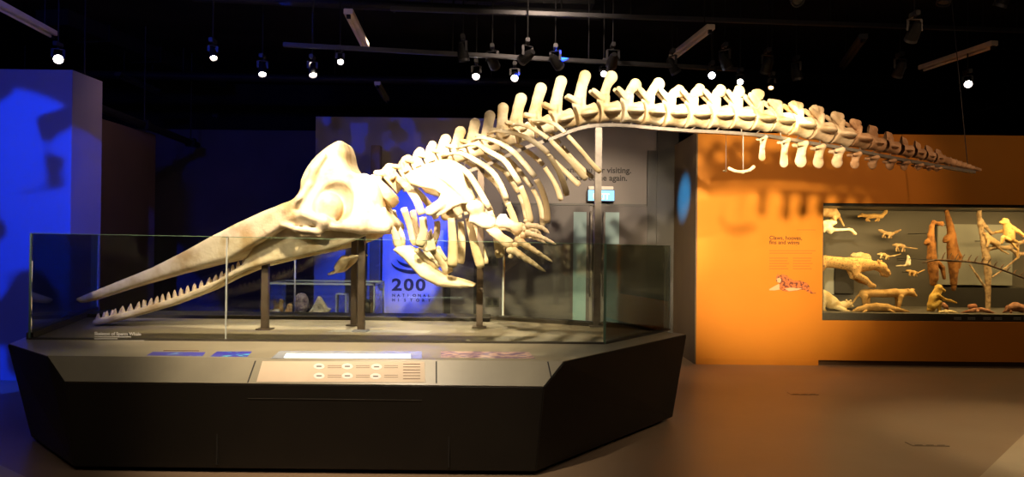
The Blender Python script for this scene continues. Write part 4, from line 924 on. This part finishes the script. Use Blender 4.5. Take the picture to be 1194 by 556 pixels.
# supporting pins: the wall animals hang on the case back by short brackets
br = MB()
for x, y, d in ((1018, 253, 10.82), (1036, 273, 10.87), (1050, 287, 10.87), (1031, 298, 10.87), (1059, 304, 10.72), (1065, 318, 10.72), (1005, 302, 10.78), (1000, 308, 10.3), (970, 308, 10.3), (968, 249, 10.55), (966, 262, 10.38), (1109, 262, 10.62), (1086, 272, 10.42), (1157, 281, 10.57), (1190, 283, 10.62), (1130, 305, 10.03), (1090, 303, 10.03)):
    a = P(x, y, d); br.tube([a, (a[0], 11.019, a[2])], .006, 6)
br.build('mounting_pins', M['darkgreymetal'], cz)

for o in COL.objects:
    g = {'orangutan': 'red brown apes in the case', 'weasel': 'small animals on the case back wall', 'squirrel': 'small animals on the case back wall'}.get(o.name.split('.')[0])
    if g and o.get('label'): o['group'] = g
# ---- wall writing and tiger print on the orange wall
wy = 9.799
t = empty('wall_lettering', P(897, 279, wy), 'dark brown heading and faint paragraphs on the orange wall', 'lettering')
for k, s_ in enumerate(('Claws, hooves,', 'fins and wings')): text('lettering_heading', s_, .072, M['ink_brown'], Matrix.Translation(P(897, 279.2+k*5.2, wy)) @ FACE, t, bold=.0014)
def wbar(x0, x1, y, hh=1.3):
    MB().slab([P(x0, y, wy), P(x1, y, wy), P(x1, y-hh, wy), P(x0, y-hh, wy)], (0, .0012, 0)).build('text_line', M['ink_faint'], t)
wbar(929, 951, 268.5, .9)
for k, x1 in enumerate((951, 947)): wbar(897, x1, 293+k*2.9)
for x in (897, 924.5):
    for k, l in enumerate((22, 21, 23, 20, 22)): wbar(x, x+l, 301.6+k*3.1)
t = empty('tiger_print', P(922, 333, wy), 'printed picture of a resting tiger on the orange wall under the lettering', 'picture')
M['tiger_a'] = mat('tiger_orange', (.62, .17, .045), .6, noise=((.16, .04, .02), 30, .44, .50)); M['tiger_b'] = mat('tiger_cream', (.72, .44, .24), .6)
def decal(pts, m, k): MB().slab([P(x, y, wy-.001*k) for x, y in pts], (0, .001*k+.001, 0)).build('print_shape', M[m], t)
decal([(897, 337), (903, 333.6), (908, 331), (912, 334), (909, 337.5), (903, 338.6), (897, 338.4)], 'tiger_b', 1)
decal([(905, 322), (907, 319.4), (909, 321), (913, 319.8), (917, 321), (921, 324.5), (926, 327), (934, 327.5), (941, 330), (944, 334), (944, 337), (948, 340.5), (951, 341), (951.5, 342), (946, 342.4), (941, 340), (938, 337.4), (930, 338.6), (920, 340), (913, 339), (909, 336.6), (909, 331), (905, 327.5)], 'tiger_a', 2)
decal([(905.6, 325), (909, 323.5), (911, 326), (910, 329.6), (906.6, 329)], 'tiger_b', 3); decal([(915, 336.5), (922, 335), (930, 336), (936, 336.2), (930, 338.2), (920, 339.4)], 'tiger_b', 3)
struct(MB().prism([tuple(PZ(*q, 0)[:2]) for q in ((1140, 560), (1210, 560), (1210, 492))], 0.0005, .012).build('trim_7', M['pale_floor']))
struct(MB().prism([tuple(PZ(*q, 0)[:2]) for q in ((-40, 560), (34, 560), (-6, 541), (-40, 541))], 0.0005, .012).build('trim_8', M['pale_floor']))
# floor sockets
for (px, py, lab) in ((936, 459, 'thin brass floor box lid in front of the orange wall'), (1081, 518, 'dark scuffed floor box lid nearest the camera')):
    c = PZ(px, py, 0.0); o = MB().box(c[0]-.15, c[0]+.15, c[1]-.06, c[1]+.06, .0005, .005).build('floor_box', M['lid'], None, bevel=.002)
    tag(o, lab, 'floor box')
    for k in range(3): MB().box(c[0]-.12+k*.09, c[0]-.06+k*.09, c[1]-.045, c[1]-.035, .0052, .0064).build('lid_slot', M['seam'], o)

# ================================================================== CEILING
def pipe(name, lab, cat, a, b, r, m='darkgreymetal', hang=True):
    o = empty(name, a, lab, cat); a = np.array(a); b = np.array(b)
    MB().tube([a, b], r, 12).build('pipe_run', M[m], o, smooth=True)
    for f in (.1, .37, .63, .9):
        c = a+(b-a)*f; MB().tube([c+np.array([0, 0, r*.8]), (c[0], c[1], ZC)], .010, 6).build('hanger_rod', M['blackmetal'], o)
    return o
def track(name, lab, a, b):
    o = empty(name, a, lab, 'light track'); a = np.array(a); b = np.array(b)
    MB().bar(a, b, .05, .05).build('track_rail', M['darkgreymetal'], o, bevel=.006)
    for f in (.06, .35, .65, .94):
        c = a+(b-a)*f; MB().tube([c+np.array([0, 0, .02]), (c[0], c[1], ZC)], .008, 6).build('hanger_rod', M['blackmetal'], o)
track('light_track', 'grey light track running across above the whale spine', PZ(330, 52, 3.78), PZ(860, 81, 3.76))
track('light_track', 'high thin grey track crossing the top of the picture', PZ(455, 10, 4.25), PZ(1230, 37, 4.2))
pipe('ceiling_pipe', 'dark pipe across the ceiling at the top left', 'pipe', PZ(225, -4, 4.45), PZ(700, 18, 4.4), .06, 'blackmetal')
pipe('ceiling_pipe', 'dark pipe running along the ceiling above the grey wall', 'pipe', PZ(-40, 84, 4.3), PZ(640, 97, 4.25), .07, 'blackmetal')
for k, (a, b, z, lab) in enumerate((((398, -6), (690, 2), 4.65, 'broad dark duct across the ceiling at top centre'), ((860, 92), (1150, 104), 4.62, 'broad dark duct over the far right of the hall'), ((60, 20), (250, 96), 4.62, 'broad dark duct running back over the left of the hall'))):
    a = PZ(*a, z); b = PZ(*b, z); o = empty('air_duct', a, lab, 'duct', 'ducts on the ceiling')
    MB().bar(a, b, .5, .22).build('duct_run', M['blackmetal'], o, bevel=.01)
    for f in (.2, .5, .8): c = a+(b-a)*f; MB().bar(c-(b-a)*.004, c+(b-a)*.004, .54, .25).build('duct_flange', M['blackmetal'], o)
BAT = [((406, 13), (426, 53), 4.05, 'pale narrow unlit tube light at the top, left of centre', 'batten'), ((784, 66), (829, 31), 4.05, 'tan unlit tube light slanting above the middle of the tail', 'batten'), ((983, 76), (1007, 42), 4.05, 'dark grey unlit tube light over the right of the tail', 'darkgreymetal'),
       ((1074, 79), (1160, 50), 4.05, 'long tan unlit tube light at the top right', 'batten'), ((440, 97), (451, 116), 4.1, 'short grey unlit tube light above the grey wall', 'batten'), ((137, 86), (184, 106), 4.1, 'thin bluish unlit tube light left of centre', 'darkgreymetal'), ((-14, -2), (62, 39), 3.95, 'long tube light catching blue light at the top left corner', 'batten'), ((1126, 134), (1178, 121), 4.1, 'faint dark tube light far over the orange wall', 'darkgreymetal'), ((250, 134), (268, 142), 4.1, 'faint tiny tube light far back on the left', 'darkgreymetal')]
for a, b, z, lab, m in BAT:
    a = PZ(*a, z); b = PZ(*b, z); u = (b-a)/np.linalg.norm(b-a)
    if np.linalg.norm(b-a) > 3.2: b = a+u*3.2
    o = empty('tube_light', (a+b)/2, lab, 'tube light', 'unlit tube lights on the ceiling')
    MB().bar(a, b, .10, .06).build('light_housing', M[m], o, bevel=.006)
    MB().tube([a+u*.06-np.array([0, 0, .05]), b-u*.06-np.array([0, 0, .05])], .016, 8).build('tube', M['batten'] if m == 'batten' else M['darkgreymetal'], o, smooth=True)
    for q in (a+u*.03, b-u*.03): MB().box(q[0]-.02, q[0]+.02, q[1]-.02, q[1]+.02, q[2]-.07, q[2]-.028).build('tube_holder', M['blackmetal'], o)
    for f in (.15, .85):
        c = a+(b-a)*f; MB().tube([c+np.array([0, 0, .028]), (c[0], c[1], ZC)], .006, 6).build('hanger_rod', M['blackmetal'], o)

def spot_fixture(px, py, z, aim, lab, lens='lens', r=.062, L=.19, grp=None):
    c = PZ(px, py, z); o = empty('spotlight', c, lab, 'spotlight', grp)
    dv = Vector(tuple(np.array(aim, float)-c)).normalized(); q = dv.to_track_quat('-Z', 'Y').to_matrix()
    def T(v): return tuple(Vector(tuple(c))+q@Vector(v))
    # body lies behind the lens (lens at c)
    mb = MB(); mb.tube([T((0, 0, .012)), T((0, 0, .03)), T((0, 0, L*.55)), T((0, 0, L*.8)), T((0, 0, L))], [r*1.06, r*1.1, r, r*.8, r*.55], 20); mb.build('lamp_body', M['blackmetal'], o, smooth=True)
    mb = MB(); n = 20; v = []; f = []
    for zz, rr in ((.012, r*1.06), (-.016, r*1.1), (-.016, r*1.0), (.008, r*.96)):
        v += [T((rr*math.cos(a*2*PI/n), rr*math.sin(a*2*PI/n), zz)) for a in range(n)]
    for k in range(3): f += [(k*n+a, k*n+(a+1) % n, (k+1)*n+(a+1) % n, (k+1)*n+a) for a in range(n)]
    mb.add(v, f); mb.build('bezel_ring', M['darkgreymetal'], o, smooth=True)
    mb = MB(); mb.tube([T((0, 0, .010)), T((0, 0, .004)), T((0, 0, -.002))], [r*.95, r*.9, r*.6], 20); mb.build('lens', M[lens], o, smooth=True)
    top = Vector(tuple(c))+q@Vector((0, 0, L*.5)); up = z+.26
    y = MB()
    for s_ in (-1, 1):
        sd = q@Vector((s_*r*1.15, 0, 0)); y.bar(top+sd, (top.x+sd.x, top.y+sd.y, top.z+r*1.9), .008, .028, (1, .1, 0))
    sd = q@Vector((r*1.15, 0, 0)); y.bar((top.x-sd.x, top.y-sd.y, top.z+r*1.9), (top.x+sd.x, top.y+sd.y, top.z+sd.z*0+r*1.9), .03, .008)
    y.build('yoke', M['darkgreymetal'], o)
    MB().tube([(top.x, top.y, top.z+r*1.9), (top.x, top.y, ZC)], .008, 6).build('hanger_rod', M['blackmetal'], o)
    MB().box(top.x-.025, top.x+.025, top.y-.07, top.y+.07, top.z+r*1.9+.03, top.z+r*1.9+.08).build('driver_box', M['darkgreymetal'], o, bevel=.006)
    return c, dv
cam_aim = (0, 0.5, 1.2)
LIT = [(68, 69, 'bright round spotlight over the blue lit wall', 'lens', (-1.6, 3.0, 1.0), .068), (249, 67, 'small lit spotlight, first to the right of the one over the blue wall', 'lens', (-2, 6.0, .5), .05), (306, 86, 'lit spotlight seen edge on above the whale snout', 'lens', (-2.4, 7.2, .5), .062), (365, 87, 'lit spotlight seen edge on just left of centre, over the skull', 'lens', (-1.6, 7.4, .5), .062),
       (397, 72, 'small lit spotlight over the skull, right of the edge on pair', 'lens', (-.6, 4, .5), .045), (555, 89, 'left of the two lit spotlights beside each other over the ribs', 'lens', (-.4, 5.0, .4), .06), (600, 91, 'right of the two lit spotlights beside each other over the ribs', 'lens', (0, 4.6, .8), .06),
       (704, 86, 'lit spotlight half hidden behind a tall spine of the whale', 'lens', (.4, 3, .6), .05), (830, 88, 'cool white spotlight over the tail, left of the other lit one', 'lens_white', (.8, 2, 1.0), .055), (863, 95.5, 'lit spotlight just above the tail vertebrae', 'lens', (.6, 2, .5), .05), (899, 102, 'dim amber spotlight low over the brightest tail bone', 'lens_warm', (1.6, 6, 0), .045), (1129, 98, 'glowing warm spotlight alone over the far end of the orange wall', 'lens', (2.2, 2, .6), .06)]
for px, py, lab, ln, aim, r in LIT: spot_fixture(px, py, 3.62, aim, lab, ln, r*.74, grp='lit spotlights')
UN = [(541, 70, (0, 9, 0), 'dark unlit spotlight pointing down, left of the lit pair'), (577, 77, (1, 12, 2), 'dark unlit spotlight facing away between the lit pair'), (609, 70, (-3, 12, 2), 'dark unlit spotlight above the right one of the lit pair'), (652, 77, (3, 12, 1.5), 'dark unlit spotlight above the front ribs'), (713, 76, (1, 12, 2), 'dark unlit spotlight over the tallest whale spine'),
      (788, 84, (4, 10, .5), 'dark unlit spotlight touching the left end of the tan tube light'), (848, 78, (4, 10, 1), 'dark unlit spotlight above the cool white one'), (892, 84, (2.6, 11, .5), 'dark unlit spotlight hanging straight above the amber one'), (930, 92, (4.4, 9.7, .7), 'dark unlit spotlight tilted over the right tail bones'), (1062, 46, (4, 10, 1), 'dark unlit spotlight left of the long tan tube light'), (1046, 88, (4.6, 11, 1.2), 'faint unlit spotlight far above the tail tip'), (930, 1, (3, 4, .5), 'copper edged unlit spotlight at the top edge'), (1100, 3, (3.4, 7, .5), 'brownish unlit spotlight at the top right edge'), (1166, 6, (4, 9, .5), 'unlit spotlight at the top right corner of the picture')]
for px, py, aim, lab in UN: spot_fixture(px, py, 3.7 if py > 40 else 4.05, aim, lab, 'darkgreymetal', .06, grp='unlit spotlights')

# ================================================================== LIGHTS
def spot(name, loc, aim, w, col, size=40, blend=.4, rad=.05):
    l = bpy.data.lights.new(name, 'SPOT'); l.energy = w; l.color = col; l.spot_size = math.radians(size); l.spot_blend = blend; l.shadow_soft_size = rad
    o = bpy.data.objects.new(name, l); COL.objects.link(o); o.location = loc
    o.rotation_euler = (Vector(aim)-Vector(loc)).to_track_quat('-Z', 'Y').to_euler(); return o
def area(name, loc, aim, w, col, sx_, sy_):
    l = bpy.data.lights.new(name, 'AREA'); l.shape = 'RECTANGLE'; l.size = sx_; l.size_y = sy_; l.energy = w; l.color = col
    o = bpy.data.objects.new(name, l); COL.objects.link(o); o.location = loc
    o.rotation_euler = (Vector(aim)-Vector(loc)).to_track_quat('-Z', 'Y').to_euler(); return o
WARM = (1, .80, .56); TUNG = (1, .70, .42)
tp = lambda x, y, d: tuple(float(q) for q in P(x, y, d))
spot('key_skull', (-2.4, 2.6, 4.3), tp(428, 222, 6.6), 850, WARM, 21, .7)
spot('key_scapula', (-.2, 2.6, 4.3), tp(520, 212, 6.4), 3400, WARM, 22, .6)
spot('key_flipper', (.6, 2.8, 4.3), tp(600, 275, 6.3), 700, TUNG, 16, .6)
spot('key_spine', (1.4, 3.2, 4.4), tp(690, 125, 7.2), 2100, WARM, 28, .6)
spot('key_tail', (2.2, 4.0, 4.4), tp(810, 120, 7.4), 1900, WARM, 24, .6)
spot('key_snout', (-4.2, 3.0, 4.3), tp(230, 290, 6.8), 420, WARM, 34, .6)
spot('hot_tail', tp(899, 100, 8.9), tp(927, 142, 7.75), 400, (1, .72, .36), 22, .5, .03)
spot('hot_tail_front', (3.6, 5.6, 4.4), tp(926, 140, 7.7), 3800, (1, .66, .28), 7.5, .9, .03)
spot('tail_soft', (5.2, 4.5, 4.3), tp(1060, 170, 8.2), 300, (1, .60, .32), 40, .7)
spot('back_ribs', (-.6, 9.2, 4.0), tp(560, 190, 7.0), 600, WARM, 40, .6)
spot('back_head', (-2.6, 9.2, 4.0), tp(330, 250, 6.8), 420, WARM, 40, .6)
spot('deck_wash', (-1.4, 4.6, 4.4), (-1.4, 6.9, .77), 1300, (1, .76, .5), 64, .8, .1)
spot('deck_wash_back', (-1.6, 9.4, 4.4), (-1.6, 7.4, .77), 1000, (1, .78, .55), 60, .8, .06)
spot('desk_wash', (-1.2, 3.2, 4.3), (-1.0, 5.1, .7), 420, WARM, 46, .7, .05)
# orange wall washers
spot('orange_wash', (.7, 2.1, 3.75), (3.15, 9.8, 1.65), 5500, (1, .76, .44), 25, .85, .2)
spot('orange_wash_low', (3.0, 6.4, 4.4), (3.2, 9.8, .9), 130, (1, .74, .42), 56, .9, .06)
spot('orange_wash_far', (7.0, 6.5, 4.4), (6.5, 9.8, 1.3), 45, (1, .72, .42), 80, .9, .1)
spot('floor_pool', (4.6, 4.4, 4.4), (3.6, 5.8, 0), 170, (1, .72, .42), 70, .8, .1)
spot('floor_patch', (6.2, 3.4, 4.4), (4.9, 5.7, 0), 520, (1, .78, .46), 36, .55, .03)
# blue lamps; noise put into some beams imitates cast shadows
BLUE = (.004, .045, 1)
def shadow_noise(l, scale, lo, hi, seed=0.0):  # breaks the beam into made-up shadow shapes
    d = l.data; d.use_nodes = True; nt = d.node_tree; em = nt.nodes['Emission']
    tc = nt.nodes.new('ShaderNodeTexCoord'); mp = nt.nodes.new('ShaderNodeMapping'); mp.inputs['Location'].default_value = (seed, seed*.7, 0)
    n = nt.nodes.new('ShaderNodeTexNoise'); n.inputs['Scale'].default_value = scale; n.inputs['Detail'].default_value = 1.5
    r = nt.nodes.new('ShaderNodeValToRGB'); r.color_ramp.elements[0].position = lo; r.color_ramp.elements[1].position = hi
    nt.links.new(tc.outputs['Normal'], mp.inputs['Vector']); nt.links.new(mp.outputs['Vector'], n.inputs['Vector']); nt.links.new(n.outputs['Fac'], r.inputs['Fac']); nt.links.new(r.outputs['Color'], em.inputs['Strength'])
shadow_noise(spot('blue_left', (-3.4, 3.0, 4.3), (-6.0, 8.2, 1.45), 3300, BLUE, 33, .12, .02), 9, .43, .49, 2.3)
spot('blue_banner', (.9, 8.5, 4.2), (-2.15, 11.2, 1.15), 8500, BLUE, 25, .3, .02)
shadow_noise(spot('blue_upper', (-3.0, 8.2, 4.4), (-1.6, 11.2, 3.0), 300, BLUE, 50, .3, .02), 12, .54, .60, 1.1)
spot('blue_return', (-1.5, 7.4, 3.6), tp(799, 231, 10.5), 11000, (.02, .26, 1), 8.5, 1.0, .03)
spot('blue_fill', (-4, 4, 4.4), (-5, 12, 1.4), 380, BLUE, 90, .8, .2)
# grey wall wash
spot('specimen_spot', (-2.3, 8.7, 4.3), (-2.55, 9.65, .65), 260, (1, .85, .66), 26, .7)
spot('grey_wash', (.4, 7.6, 4.5), (.6, 11.2, 1.7), 150, (1, .74, .55), 100, .9, .1)
spot('brown_wash', (-3.6, 8.8, 4.5), (-5.5, 10.2, 1.6), 50, (1, .6, .6), 90, .9, .1)
area('case_light', ((X0+X1)/2, 10.0, Z1-.06), ((X0+X1)/2, 10.5, Z0), 95, (1, .66, .27), X1-X0-.3, .12)
area('hall_fill', (0, 3, ZC-.15), (0, 5, 0), 70, (1, .82, .66), 8, 4)

wd = bpy.data.worlds.new('world'); SC.world = wd; wd.use_nodes = True
wd.node_tree.nodes['Background'].inputs['Color'].default_value = (.012, .012, .02, 1); wd.node_tree.nodes['Background'].inputs['Strength'].default_value = .3
SC.view_settings.view_transform = 'Standard'; SC.view_settings.look = 'None'; SC.view_settings.gamma = 1; SC.view_settings.exposure = 0; SC.view_settings.use_curve_mapping = False
SC.cycles.use_denoising = True; SC.cycles.max_bounces = 8; SC.cycles.transparent_max_bounces = 16; SC.cycles.sample_clamp_indirect = 4.0
SC.cycles.caustics_reflective = False; SC.cycles.caustics_refractive = False
